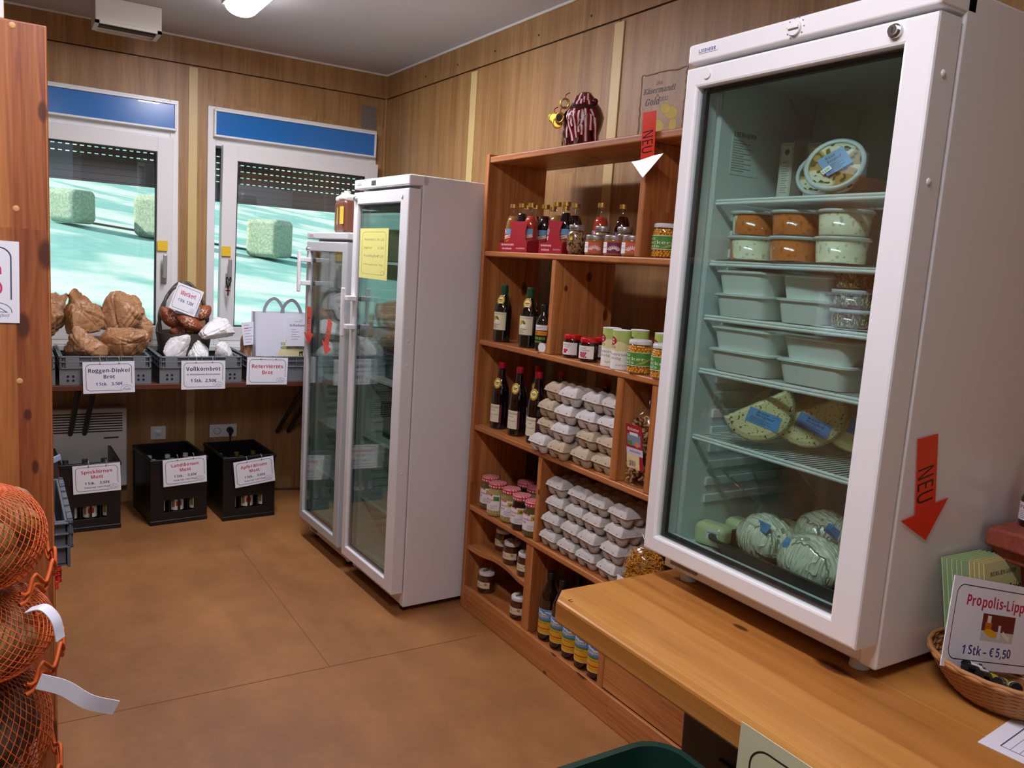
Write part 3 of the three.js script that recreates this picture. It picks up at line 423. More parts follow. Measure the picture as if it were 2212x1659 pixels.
// ---- bottle kinds (origin at the base)
function bottle(name, label, cat, prof, mat, o = {}) {
  const t = thing(name, label, cat, [0, 0, 0], 0, o.group);
  obj('glass', lathe(prof, 26), mat, t);
  if (o.label) { const [tex, r, y0, y1, span, turn] = o.label; obj('paper_label', band(r + .0008, y0, y1, span, turn || 0), printed(tex, .55), t, { label: o.labelText || 'printed label' }); }
  if (o.seal) { const [r, y, turn] = o.seal; const s = new THREE.SphereGeometry(.02, 16, 10); s.scale(.12, 1.15, .9); const g = boxUV(s, 'y', false); for (let i = 0; i < g.attributes.uv.count; i++) g.attributes.uv.setXY(i, g.attributes.position.getZ(i) / .04 + .5, g.attributes.position.getY(i) / .046 + .5); const m = obj('medal_sticker', g, printed(T.seal, .35), t, { label: 'gold award sticker' }); const a = turn || 0; m.position.set(-r * Math.cos(a), y, r * Math.sin(a)); m.rotation.set(0, a, 0); m.rotation.z = -.2; }
  if (o.cap) { const [r, y0, y1, m] = o.cap; obj('cap', lathe([[0, y1], [r * .9, y1], [r, y1 - .004], [r, y0], [r * .9, y0]].reverse(), 20), m, t); }
  return t;
}
const wineProf = [[0, 0], [.034, .001], [.037, .006], [.037, .15], [.034, .175], [.024, .2], [.0165, .222], [.0145, .24], [.0145, .272], [.0005, .273]];
const Y = { r1: 1.5745, r2: 1.2035, r3: .8335, r4: .4782, mini: .2934, bot: .0985, top: 1.9585 };
{
  // raspberry syrup bottles
  const b0 = bottle('syrup_bottle', 'raspberry syrup bottle with red cap nearest the left side of its shelf', 'bottle', wineProf, M.redGlass, { group: 'raspberry syrup bottles', label: [T.himbeer, .0372, .03, .105, 2.0, .25], seal: [.03, .195, .5], cap: [.0155, .258, .284, M.redCap] });
  b0.position.set(-.15, Y.r3, 1.72);
  copyOf(b0, 'raspberry syrup bottle with red cap, middle of the front three', [-.152, Y.r3, 1.866], .02);
  copyOf(b0, 'raspberry syrup bottle with red cap touching the egg cartons', [-.155, Y.r3, 2.009], -.03);
  copyOf(b0, 'raspberry syrup bottle behind the leftmost one, mostly hidden', [-.04, Y.r3, 1.83], .3);
  copyOf(b0, 'raspberry syrup bottle behind the front three, near the egg cartons', [-.03, Y.r3, 1.99], .2);
  copyOf(b0, 'raspberry syrup bottle in the rear row behind the egg cartons', [.01, Y.r3, 2.23], .2);
  const prof2 = wineProf.map(([r, y]) => [r * .97, y * .86]);
  const c0 = bottle('cordial_bottle', 'dark cordial bottle with green capsule, alone at the left of its shelf', 'bottle', prof2, M.darkGlass, { group: 'green-capsuled cordial bottles', label: [T.syrup, .0362, .05, .125, 2.1, .35], seal: [.024, .172, .5], cap: [.0155, .195, .237, M.greenCap] });
  c0.position.set(-.165, Y.r2, 1.725);
  copyOf(c0, 'dark cordial bottle with green capsule beside the small oil bottle', [-.165, Y.r2, 1.925], .05);
  copyOf(c0, 'dark cordial bottle with green capsule hidden behind another', [-.07, Y.r2, 1.965], .05);
  copyOf(c0, 'dark cordial bottle half hidden behind the upright divider', [-.05, Y.r2, 2.088], .05);
  const k0 = bottle('seed_oil_bottle', 'small black pumpkin seed oil bottle with pumpkin label', 'bottle', [[0, 0], [.026, .001], [.027, .006], [.027, .11], [.02, .128], [.011, .14], [.011, .165], [.0005, .166]], M.darkGlass, { label: [T.kurbis, .0272, .012, .1, 2.6, .3], cap: [.013, .15, .178, std(0x15110e, .4)] });
  k0.position.set(-.17, Y.r2, 2.035);
  const tg = thing('gift_tag', 'brown cardboard gift tag with round white sticker beside the oil bottle', 'tag', [-.205, Y.r2, 2.075], .3);
  obj('card', [bx(-.003, .003, 0, .035, -.004, .045, .001), bx(-.02, .02, 0, .003, 0, .04)], kraftMat, tg); obj('round_sticker', cyl(.018, .018, .001, 0, 0, 0, 24).rotateZ(Math.PI / 2).translate(-.003, .018, .012), paperWhite, tg);
  // red-lidded jam jars
  const jar = (tex, mat, lid, label, o = {}) => { const r = o.r || .033, h = o.h || .075, t = thing(o.name || 'jam_jar', label, 'jar', [0, 0, 0], 0, o.group); obj('glass', lathe([[0, 0], [r * .94, .001], [r, .006], [r, h * .86], [r * .9, h * .95], [r * .86, h], [0, h]], 26), mat, t); obj('paper_label', band(r + .0008, h * .16, h * .78, o.span || 2.0, o.turn ?? .2), printed(tex, .55), t); obj('lid', lathe([[0, h + .012], [r * .9, h + .012], [r * .96, h + .009], [r * .96, h - .004], [r * .9, h - .004]].reverse(), 26), lid, t); return t; };
  const jamMat = phys(0x2a0508, .08, { clearcoat: 1, clearcoatRoughness: .03 });
  const j1 = jar(T.beet, jamMat, M.redLid, 'dark jelly jar with red lid nearest the upright divider', { group: 'red-lidded jelly jars', h: .072, r: .034, turn: .45 }); j1.position.set(-.17, Y.r2, 2.235);
  const j2 = jar(T.cherry, jamMat, M.redLid, 'dark jelly jar with red lid beside the green spice tubes', { group: 'red-lidded jelly jars', h: .072, r: .034, turn: .45 }); j2.position.set(-.178, Y.r2, 2.345);
  copyOf(j1, 'red-lidded jelly jar in the rear between two others', [-.085, Y.r2, 2.31], 0); copyOf(j1, 'red-lidded jelly jar mostly hidden behind the first green tube', [-.1, Y.r2, 2.41], 0);
  // green cardboard spice tubes
  const s0 = thing('spice_tube', 'green herb salt tube standing directly beside the jelly jars', 'tube', [-.17, Y.r2, 2.456], 0, 'green herb salt tubes');
  obj('paper_wrap', ring(.0315, .002, .128, FRONT - Math.PI + .1, FRONT + Math.PI + .1, 32), printed(T.salt, .45), s0); obj('end_disc', [cyl(.0312, .0312, .003, 0, 0, 0, 28), cyl(.0312, .0312, .003, 0, .1265, 0, 28)], paperWhite, s0);
  obj('rim', new THREE.TorusGeometry(.0308, .0012, 6, 30).rotateX(Math.PI / 2).translate(0, .1295, 0), paperWhite, s0);
  copyOf(s0, 'green herb salt tube beside the corn jar, in the front row', [-.19, Y.r2, 2.535], .1); copyOf(s0, 'green herb salt tube between and behind the two front ones', [-.1, Y.r2, 2.52], .05); copyOf(s0, 'green herb salt tube behind the corn jar', [-.09, Y.r2, 2.63], .05); copyOf(s0, 'green herb salt tube farthest right behind the corn jars', [-.08, Y.r2, 2.73], .1);
  // sweetcorn jars
  const kern = new THREE.SphereGeometry(.0052, 7, 5), kMat = phys(0xdd9c1c, .3, { clearcoat: .6 });
  const cj = thing('corn_jar', 'sweetcorn jar beside the green tubes with bio label', 'jar', [-.19, Y.r2, 2.63], 0, 'sweetcorn jars');
  obj('glass', lathe([[0, 0], [.036, .001], [.039, .008], [.04, .03], [.04, .07], [.038, .088], [.033, .098], [0, .0985]], 30), M.clear, cj);
  const nk = 230, im = new THREE.InstancedMesh(kern, kMat, nk), q = rng(5), mm = new THREE.Matrix4(); let c = 0;
  for (let row = 0; c < nk; row++) { const y = .006 + row * .0072; if (y > .09) break; for (let a = 0; a < 20 && c < nk; a++) { const th = a / 20 * 6.283 + row * .17 + q() * .1, r = .0335 * (y > .082 ? .92 : 1); mm.makeRotationFromEuler(new THREE.Euler(q() * 3, q() * 3, 0)); mm.setPosition(Math.cos(th) * r, y + q() * .002, Math.sin(th) * r); im.setMatrixAt(c++, mm); } }
  im.count = c; im.name = 'corn_kernels'; im.userData.kind = 'stuff'; im.castShadow = im.receiveShadow = true; cj.add(im);
  obj('corn_core', cyl(.031, .031, .088, 0, .003, 0, 24), std(0xb47a14, .5), cj);
  obj('paper_label', ring(.0405, .026, .07, FRONT - Math.PI, FRONT + Math.PI, 36), printed(T.corn, .5), cj); obj('lid', lathe([[0, .108], [.034, .108], [.037, .105], [.037, .094], [.034, .094]].reverse(), 30), M.whiteLid, cj);
  copyOf(cj, 'sweetcorn jar at the right end of the spice shelf, cut by the fridge', [-.19, Y.r2, 2.745], -.1);
  copyOf(cj, 'sweetcorn jar on the upper shelf next to the divider', [-.155, Y.r1, 2.66], 0); copyOf(cj, 'sweetcorn jar on the upper shelf half hidden by the large fridge', [-.12, Y.r1, 2.74], 0);
  // miso pots
  const mj = (tex, label, z, x) => { const t = jar(tex, phys(0xa66a32, .12, { clearcoat: .8 }), M.silverLid, label, { name: 'miso_jar', group: 'squat pots with silver lids', r: .034, h: .058, span: 2.7, turn: .25 }); t.position.set(x, Y.r1, z); return t; };
  const lidTall = (t) => { t.children[2].scale.y = 1; };
  mj(T.misoA, 'squat pot with silver lid and orange label', 2.318, -.168); mj(T.misoB, 'squat pot with silver lid and purple label', 2.424, -.168); mj(T.misoA, 'squat pot with silver lid half hidden by the divider', 2.52, -.168);
  // grain jars
  const grainTex = dataTex(256, 256, (u, v) => { const n = vnoise(u * 46, v * 30, 3, 46, 30), m = vnoise(u * 90, v * 60, 9, 90, 60); const k = n > .62 ? 0 : 1; return k ? [lerp(120, 196, m), lerp(92, 160, m), lerp(58, 108, m)] : [60, 44, 30]; });
  const gj = thing('grain_jar', 'bulging jar of mixed grains with silver lid, front one', 'jar', [-.16, Y.r1, 2.192], 0, 'jars of mixed grains');
  obj('grains', lathe([[0, .001], [.026, .002], [.032, .02], [.035, .045], [.033, .07], [.027, .082], [.024, .086], [0, .087]], 26), phys(0xffffff, .12, { map: grainTex, clearcoat: 1, clearcoatRoughness: .04, bumpMap: grainTex, bumpScale: .002 }), gj);
  obj('lid', lathe([[0, .107], [.025, .107], [.028, .104], [.028, .094], [.026, .094], [.0255, .087]].reverse(), 26), M.silverLid, gj); obj('paper_seal', bx(-.037, -.0345, .05, .075, .012, .03, .001), printed(T.seal, .5), gj);
  copyOf(gj, 'bulging jar of mixed grains behind the orange-labelled pot', [-.1, Y.r1, 2.27], .3); copyOf(gj, 'bulging jar of mixed grains in the rear behind the silver lids', [-.06, Y.r1, 2.345], .5);
}
{
  // little juice bottles in red cardboard carriers
  const prof = [[0, 0], [.028, .001], [.03, .006], [.03, .1], [.026, .122], [.016, .146], [.0135, .165], [.0135, .182], [0, .183]];
  const liquids = [0x96703a, 0x160b12, 0x3a0d12, 0xb4402c, 0x220d16].map((c) => phys(c, .08, { clearcoat: .5 }));
  const make = (k, label) => { const t = thing('juice_bottle', label, 'bottle', [0, 0, 0], 0, 'gold-capped juice bottles'); obj('glass', lathe(prof, 20), M.clear, t); const top = [.142, .15, .146, .14, .145][k % 5]; obj('juice', lathe(prof.filter(([r, y]) => y < top).map(([r, y]) => [Math.max(0, r - .0015), y + .001]).concat([[.0165, top], [0, top + .001]]), 20), liquids[k % 5], t); obj('paper_label', ring(.0306, .03, .09, FRONT - 1.3, FRONT + 1.3, 20), printed(T.juice, .45), t); obj('cap', cyl(.0155, .0155, .016, 0, .174, 0, 20), M.goldCap, t); return t; };
  const spots = [[-.17, 1.765, 0, 'pale juice bottle at the left front of the red carrier'], [-.17, 1.832, 1, 'almost black juice bottle in the front of the red carrier'], [-.17, 1.9, 3, 'pink juice bottle at the right front of the red carrier'], [-.105, 1.765, 1, 'juice bottle behind the left front one in the red carrier'], [-.105, 1.832, 2, 'dark red juice bottle in the rear row of the red carrier'], [-.105, 1.9, 4, 'juice bottle behind the pink one in the red carrier'], [-.03, 1.84, 4, 'juice bottle in the third row behind the red carrier'], [-.03, 1.93, 2, 'faint juice bottle at the back between the carriers'],
    [-.16, 2.058, 0, 'pale juice bottle at the left of the second carrier'], [-.158, 2.116, 1, 'black juice bottle in the front of the second carrier'], [-.075, 2.222, 3, 'pink juice bottle behind the jars of grains'], [-.096, 2.09, 4, 'dark juice bottle in the rear of the second carrier'], [-.005, 2.26, 2, 'dim juice bottle at the far back of the second carrier']];
  const proto = {};
  for (const [x, z, k, l] of spots) { if (!proto[k]) { proto[k] = make(k, l); proto[k].position.set(x, Y.r1 + .002, z); } else copyOf(proto[k], l, [x, Y.r1 + .002, z], .2); }
  const carrier = (z0, z1, x0, label, k) => {
    const t = thing('bottle_carrier', label, 'carrier', [x0, Y.r1, (z0 + z1) / 2], k ? .12 : -.04, 'cardboard juice carriers'), w = z1 - z0, m = printed(T.carrier, .45);
    const s = new THREE.Shape(); s.moveTo(-w / 2, 0); s.lineTo(w / 2, 0); s.lineTo(w / 2, .036); s.lineTo(w / 2 - .012, .05); s.lineTo(w / 2 - .018, .08); s.lineTo(w / 2 - .004, .118); s.lineTo(-w / 2 + w * .36, .122); s.lineTo(-w / 2 + w * .42, .085); s.lineTo(-w / 2 + w * .38, .05); s.lineTo(-w / 2 + w * .3, .04); s.lineTo(-w / 2, .038); s.closePath();
    const front = extrude(s, .002).rotateY(-Math.PI / 2); for (let i = 0; i < front.attributes.uv.count; i++) front.attributes.uv.setXY(i, front.attributes.position.getZ(i) / w + .5, front.attributes.position.getY(i) / .13);
    obj('front_panel', front, m, t);
    obj('tray', [bx(-.002, .14, 0, .002, -w / 2, w / 2), bx(0, .14, 0, .045, -w / 2 - .002, -w / 2), bx(0, .14, 0, .045, w / 2, w / 2 + .002), bx(.138, .14, 0, .05, -w / 2, w / 2)], std(0x8e1420, .5), t);
  };
  carrier(1.722, 1.945, -.206, 'red cardboard carrier holding juice bottles at the left end', 0); carrier(2.025, 2.155, -.2, 'second carton carrier with fruit print behind the grain jars', 1);
}
// ---- egg cartons: two by three cups, lid with soft domes
{
  const W = .1045, D = .152, pulp = dataTex(256, 256, (u, v) => { const n = vnoise(u * 90, v * 90, 3, 90, 90) * .5 + vnoise(u * 20, v * 20, 5, 20, 20) * .5; return [lerp(176, 204, n), lerp(170, 196, n), lerp(162, 186, n)]; });
  pulp.repeat.set(8, 8);
  const grey = std(0xffffff, .85, { map: pulp, bumpMap: pulp, bumpScale: .0012 }), tan = std(0xf3e2c6, .85, { map: pulp, bumpMap: pulp, bumpScale: .0012 }), white = std(new THREE.Color(1.12, 1.13, 1.16), .85, { map: pulp, bumpMap: pulp, bumpScale: .0012 });
  const cups = [];
  // origin: centre of the front end at the base; local x depth (into the shelf), z width
  for (let i = 0; i < 3; i++) for (const s of [-1, 1]) { const cx = .026 + i * .05, cz = s * .0262; cups.push(lathe([[0, 0], [.011, 0], [.0155, .002], [.0215, .012], [.0248, .024], [.026, .034]], 14).translate(cx, 0, cz)); }
  const base = [...cups, bx(.004, D, .02, .033, -W / 2 + .018, W / 2 - .018, .004)];
  const rim = loft([rrRing(D, W, .012, .0325), rrRing(D + .006, W + .006, .014, .034), rrRing(D + .006, W + .006, .014, .0362), rrRing(D - .002, W - .002, .012, .0375)]).translate(D / 2, 0, 0); base.push(rim);
  const nx = 30, nz = 22, pos = [], uv = [], idx = [];
  for (let i = 0; i <= nx; i++) for (let j = 0; j <= nz; j++) {
    const x = i / nx * D, z = (j / nz - .5) * W, e = Math.min(x, D - x, z + W / 2, W / 2 - z);
    const ee = clamp(e / .03); let h = .029 * Math.sqrt(1 - (1 - ee) * (1 - ee)); let b = 0; for (let k = 0; k < 3; k++) for (const s of [-1, 1]) b = Math.max(b, Math.exp(-((x - .026 - k * .05) ** 2 + (z - s * .0262) ** 2) / .00035));
    h = h * (.78 + .3 * b); pos.push(x, .0368 + h, z); uv.push(x, z);
  }
  for (let i = 0; i < nx; i++) for (let j = 0; j < nz; j++) { const a = i * (nz + 1) + j, b = a + nz + 1; idx.push(a, a + 1, b, b, a + 1, b + 1); }
  const lid = new THREE.BufferGeometry(); lid.setAttribute('position', new THREE.Float32BufferAttribute(pos, 3)); lid.setAttribute('uv', new THREE.Float32BufferAttribute(uv, 2)); lid.setIndex(idx); lid.computeVertexNormals();
  const tabs = [-.026, .026].map((z) => new THREE.SphereGeometry(.004, 8, 6).scale(.5, 1, .7).translate(.001, .042, z));
  const baseG = boxUV(merge(base.map((g) => g.index ? g.toNonIndexed() : g)), 'y', false), lidG = merge([boxUV(lid, 'y', false), ...tabs.map((g) => boxUV(g, 'y', false))]);
  const protos = [grey, tan, white].map(() => null);
  const mats = [grey, tan, white];
  const put = (k, x, y, z, turn, label, group) => {
    if (protos[k]) return copyOf(protos[k], label, [x, y, z], turn, group);
    const t = thing('egg_carton', label, 'egg carton', [x, y, z], turn, group); obj('base', baseG, mats[k], t); obj('lid', lidG, mats[k], t); protos[k] = t; return t;
  };
  const PIT = .0665, lev = ['bottom', 'second from the bottom', 'third from the bottom', 'top'];
  const up = [['beside the raspberry bottles', [[2.148, -.245, 2], [2.158, -.215, 1], [2.158, -.222, 1], [2.172, -.205, 1]]], ['second from the raspberry bottles', [[2.268, -.24, 1], [2.272, -.23, 2], [2.276, -.225, 2], [2.284, -.215, 2]]], ['third from the raspberry bottles', [[2.386, -.222, 1], [2.396, -.21, 1], [2.39, -.21, 2], [2.402, -.2, 0]]], ['against the divider by the noodles', [[2.493, -.205, 1], [2.496, -.2, 1], [2.494, -.195, 2], [2.498, -.19, 0]]]];
  up.forEach(([where, list], s) => list.forEach(([z, x, k], i) => put(k, x, Y.r3 + i * PIT, z, (hash(s, i, 3) - .5) * .12, `${lev[i]} egg carton in the upper-shelf stack ${where}`, 'egg cartons on the upper egg shelf')));
  const lo = [['against the left divider', [[2.222, -.215], [2.228, -.212], [2.238, -.205], [2.222, -.2]]], ['second from the left divider', [[2.338, -.212], [2.345, -.21], [2.352, -.2], [2.36, -.195]]], ['third from the left divider', [[2.452, -.21], [2.452, -.212], [2.46, -.2], [2.468, -.195]]], ['beside the noodle bag', [[2.57, -.21], [2.575, -.205], [2.582, -.2], [2.59, -.195]]]];
  lo.forEach(([where, list], s) => list.forEach(([z, x], i) => put(0, x, Y.r4 + i * PIT, z, (hash(s, i, 9) - .5) * .14, `${lev[i]} egg carton in the lower-shelf stack ${where}`, 'egg cartons on the lower egg shelf')));
}
{
  // pickle jars with gingham lids
  const lidM = std(0xffffff, .45, { map: checkTex });
  const kinds = { gurken: [T.pickle('Gurken süß', '#c8a028'), 0x5c5424], bohnen: [T.pickle('Spargel mild', '#3f8f3a'), 0xa89a62], kohl: [T.pickle('Sellerie Salat', '#e0b020'), 0x9a8c50], linsen: [T.pickle('Bohnen Salat', '#d89a20'), 0x17120e] };
  const protos = {};
  const put = (kind, x, z, label) => {
    const pos = [x, Y.r4, z]; if (protos[kind]) return copyOf(protos[kind], label, pos, .1);
    const [tex, col] = kinds[kind], t = thing('pickle_jar', label, 'jar', pos, 0, 'jars with red gingham lids'); protos[kind] = t;
    obj('glass', lathe([[0, 0], [.036, .001], [.0385, .007], [.0385, .1], [.034, .118], [.031, .124], [0, .1245]], 28), phys(col, .1, { clearcoat: 1, clearcoatRoughness: .03 }), t);
    if (kind !== 'linsen') { const st = []; for (let k = 0; k < 11; k++) { const a = Math.PI + (k - 5) * .32; st.push(rod([Math.cos(a) * .0365, .012, Math.sin(a) * .0365], [Math.cos(a + .06) * .036, .1, Math.sin(a + .06) * .036], .006, 7)); } obj('contents', st, phys(new THREE.Color(col).multiplyScalar(1.35), .3, { clearcoat: 1 }), t); }
    obj('paper_label', band(.0425, .028, .095, 1.9, .35), printed(tex, .5), t);
    const lg = lathe([[.0335, .12], [.0372, .12], [.038, .123], [.038, .136], [.035, .1405], [0, .141]], 30); obj('gingham_lid', boxUV(lg, 'y', false), (() => { const m = lidM.clone(); m.map = checkTex.clone(); m.map.wrapS = m.map.wrapT = THREE.RepeatWrapping; m.map.repeat.set(11, 11); return m; })(), t); return t;
  };
  put('gurken', -.165, 1.71, 'gherkin jar with gingham lid at the left end of its shelf'); put('bohnen', -.185, 1.805, 'jar of pale spears with gingham lid, second in the row'); put('kohl', -.175, 1.9, 'jar of yellowish salad with gingham lid, third in the row'); put('linsen', -.185, 1.995, 'jar of black salad with gingham lid, fourth in the row'); put('gurken', -.185, 2.085, 'jar with gingham lid cut off by the divider');
  put('linsen', -.06, 1.83, 'jar with gingham lid in the shadow, rear left'); put('kohl', -.07, 1.92, 'jar with gingham lid in the shadow behind the third jar'); put('gurken', -.08, 2.04, 'jar with gingham lid in the shadow beside the divider');
  // honey and spread jars below
  const hm = phys(0x43220e, .08, { clearcoat: 1, clearcoatRoughness: .03 }), clothLid = std(0x7a6a42, .6);
  const h0 = thing('honey_jar', 'honey jar with white lid standing left on the small shelf', 'jar', [-.1, Y.mini, 1.745], 0, 'honey jars');
  obj('glass', lathe([[0, 0], [.036, .001], [.0385, .006], [.0385, .068], [.036, .078], [.034, .082], [0, .0825]], 26), hm, h0); obj('paper_label', band(.0392, .024, .052, 2.2, .3), printed(T.jam, .55), h0); obj('lid', lathe([[0, .094], [.033, .094], [.0355, .091], [.0355, .078], [.033, .078]].reverse(), 26), M.whiteLid, h0);
  obj('ribbon', tube([[-.02, .095, 0], [-.008, .104, .01], [.006, .1, -.006], [.02, .106, .008], [.014, .094, .02]], .004, 16, 5), clothLid, h0);
  copyOf(h0, 'honey jar with white lid in the middle of the small shelf', [-.15, Y.mini, 1.895], .1); copyOf(h0, 'honey jar half hidden at the right end of the small shelf', [-.165, Y.mini, 2.03], 0); copyOf(h0, 'honey jar standing alone on the bottom board at the left', [-.155, Y.bot, 1.712], 0); copyOf(h0, 'honey jar on the bottom board beside the thick upright', [-.165, Y.bot, 2.0], 0);
  // rapeseed oil bottles
  const o0 = bottle('rapeseed_oil_bottle', 'brown oil bottle with field label beside the thick upright', 'bottle', [[0, 0], [.034, .001], [.0365, .007], [.0365, .155], [.033, .18], [.02, .212], [.0145, .23], [.0145, .262], [.0005, .263]], M.brownGlass, { group: 'rapeseed oil bottles', label: [T.oil, .0368, .03, .128, 2.1, .3], cap: [.016, .244, .27, std(0x1c1a16, .4)] });
  o0.position.set(-.165, Y.bot, 2.205);
  ['second brown oil bottle from the thick upright', 'third brown oil bottle from the thick upright', 'fourth brown oil bottle, label with an orange flower', 'brown oil bottle cut off by the drawer divider'].forEach((l, i) => copyOf(o0, l, [-.165 - i * .002, Y.bot, 2.286 + i * .0815], (i % 2 ? .1 : -.05)));
  copyOf(o0, 'brown oil bottle in the dark rear row on the left', [-.06, Y.bot, 2.25], 0); copyOf(o0, 'brown oil bottle in the dark rear row on the right', [-.05, Y.bot, 2.36], 0);
  // pasta bags
  const pasta = (name, label, pos, turn, w, h, d, col, n, shape, lab) => {
    const t = thing(name, label, 'pasta bag', pos, turn, 'cellophane pasta bags'), q = rng(n), im = new THREE.InstancedMesh(shape, std(col, .55), n), mm = new THREE.Matrix4();
    for (let i = 0; i < n; i++) { const y = q() * h, a = q() * 6.283, k = Math.sqrt(.35 + .65 * q()) * (y > h * .85 ? .75 : .95); mm.makeRotationFromEuler(new THREE.Euler(q() * 6, q() * 6, q() * 6)); mm.setPosition(Math.cos(a) * d / 2 * k, .012 + y * .96, Math.sin(a) * w / 2 * k); im.setMatrixAt(i, mm); }
    im.name = 'pasta_pieces'; im.userData.kind = 'stuff'; im.castShadow = im.receiveShadow = true; t.add(im);
    const rr = []; for (const [k, y] of [[.86, 0], [1.06, .02], [1.1, h * .5], [1.06, h * .85], [.8, h * 1.04], [.3, h * 1.14], [.16, h * 1.2], [.5, h * 1.36], [.6, h * 1.42]]) { const r = []; for (let i = 0; i < 28; i++) { const a = -i / 28 * 6.283, wv = 1 + .06 * Math.sin(i * 5.3 + y * 60) * (y > h ? 2.4 : 1); r.push([Math.cos(a) * d / 2 * k * wv, y, Math.sin(a) * w / 2 * k * wv]); } rr.push(r); }
    obj('cellophane', loft(rr, { capEnd: false }), filmMat, t); if (lab) lab(t); return t;
  };
  const bent = new THREE.TorusGeometry(.011, .0042, 6, 8, 2.2), curl = new THREE.TorusGeometry(.009, .0016, 4, 9, 4.2);
  T.noodle = canvasTex(256, 512, (x, w, h) => { x.fillStyle = '#a81c2c'; x.fillRect(0, 0, w, h); txt(x, 'Kräuter', 26, 70, 'bold 46px serif', '#f2e8dc'); x.fillStyle = '#7f93a8'; x.fillRect(20, 110, 210, 130); x.fillStyle = '#e6e8e4'; x.fillRect(60, 90, 130, 34); x.fillStyle = '#e08a5c'; x.beginPath(); x.arc(170, 220, 34, 0, 7); x.fill(); x.fillStyle = '#5b8a3c'; x.fillRect(24, 190, 70, 46); x.fillStyle = '#d8d4e0'; x.fillRect(0, 270, w, 80); txt(x, 'Hofnudeln', 50, 320, 'bold 34px sans-serif', '#4a3f78'); x.fillStyle = '#ecdca2'; x.fillRect(0, 350, 200, 162); x.fillStyle = '#3a3470'; for (let k = 0; k < 9; k++) x.fillRect(30 + k * 12, 420, 4 + (k % 3) * 2, 60); });
  const lab = (t) => { const m = obj('paper_label', bx(-.001, .001, 0, .16, -.04, .04), printed(T.noodle, .5), t); m.geometry = faceX(.075, .15); m.position.set(-.062, .135, .012); m.rotation.z = .16; };
  pasta('noodle_bag', 'cellophane bag of brown bent noodles with red label', [-.155, Y.r3, 2.66], .05, .108, .22, .105, 0xa67c4c, 330, bent, lab);
  pasta('noodle_bag', 'cellophane bag of brown noodles behind the labelled one', [-.02, Y.r3, 2.66], .02, .1, .23, .08, 0xa67c4c, 260, bent);
  pasta('noodle_bag', 'cellophane bag of yellow curly noodles in front of the egg cartons', [-.19, Y.r4, 2.745], .4, .13, .15, .1, 0xd3901c, 520, curl, (t) => { const m = obj('price_card', faceX(.04, .07), paperWhite, t); m.position.set(-.062, .045, -.05); m.rotation.y = -.5; });
  pasta('noodle_bag', 'pale noodle bag with red stripes behind the curly noodles', [-.14, Y.r4, 2.9], .1, .13, .12, .1, 0xb98a5c, 160, curl, (t) => { for (let k = 0; k < 3; k++) { const m = obj('red_stripe', bx(-.058, -.056, .01 + k * .02, .022 + k * .02, -.05, .05, .0005), std(0xb01828, .5), t); } });
}
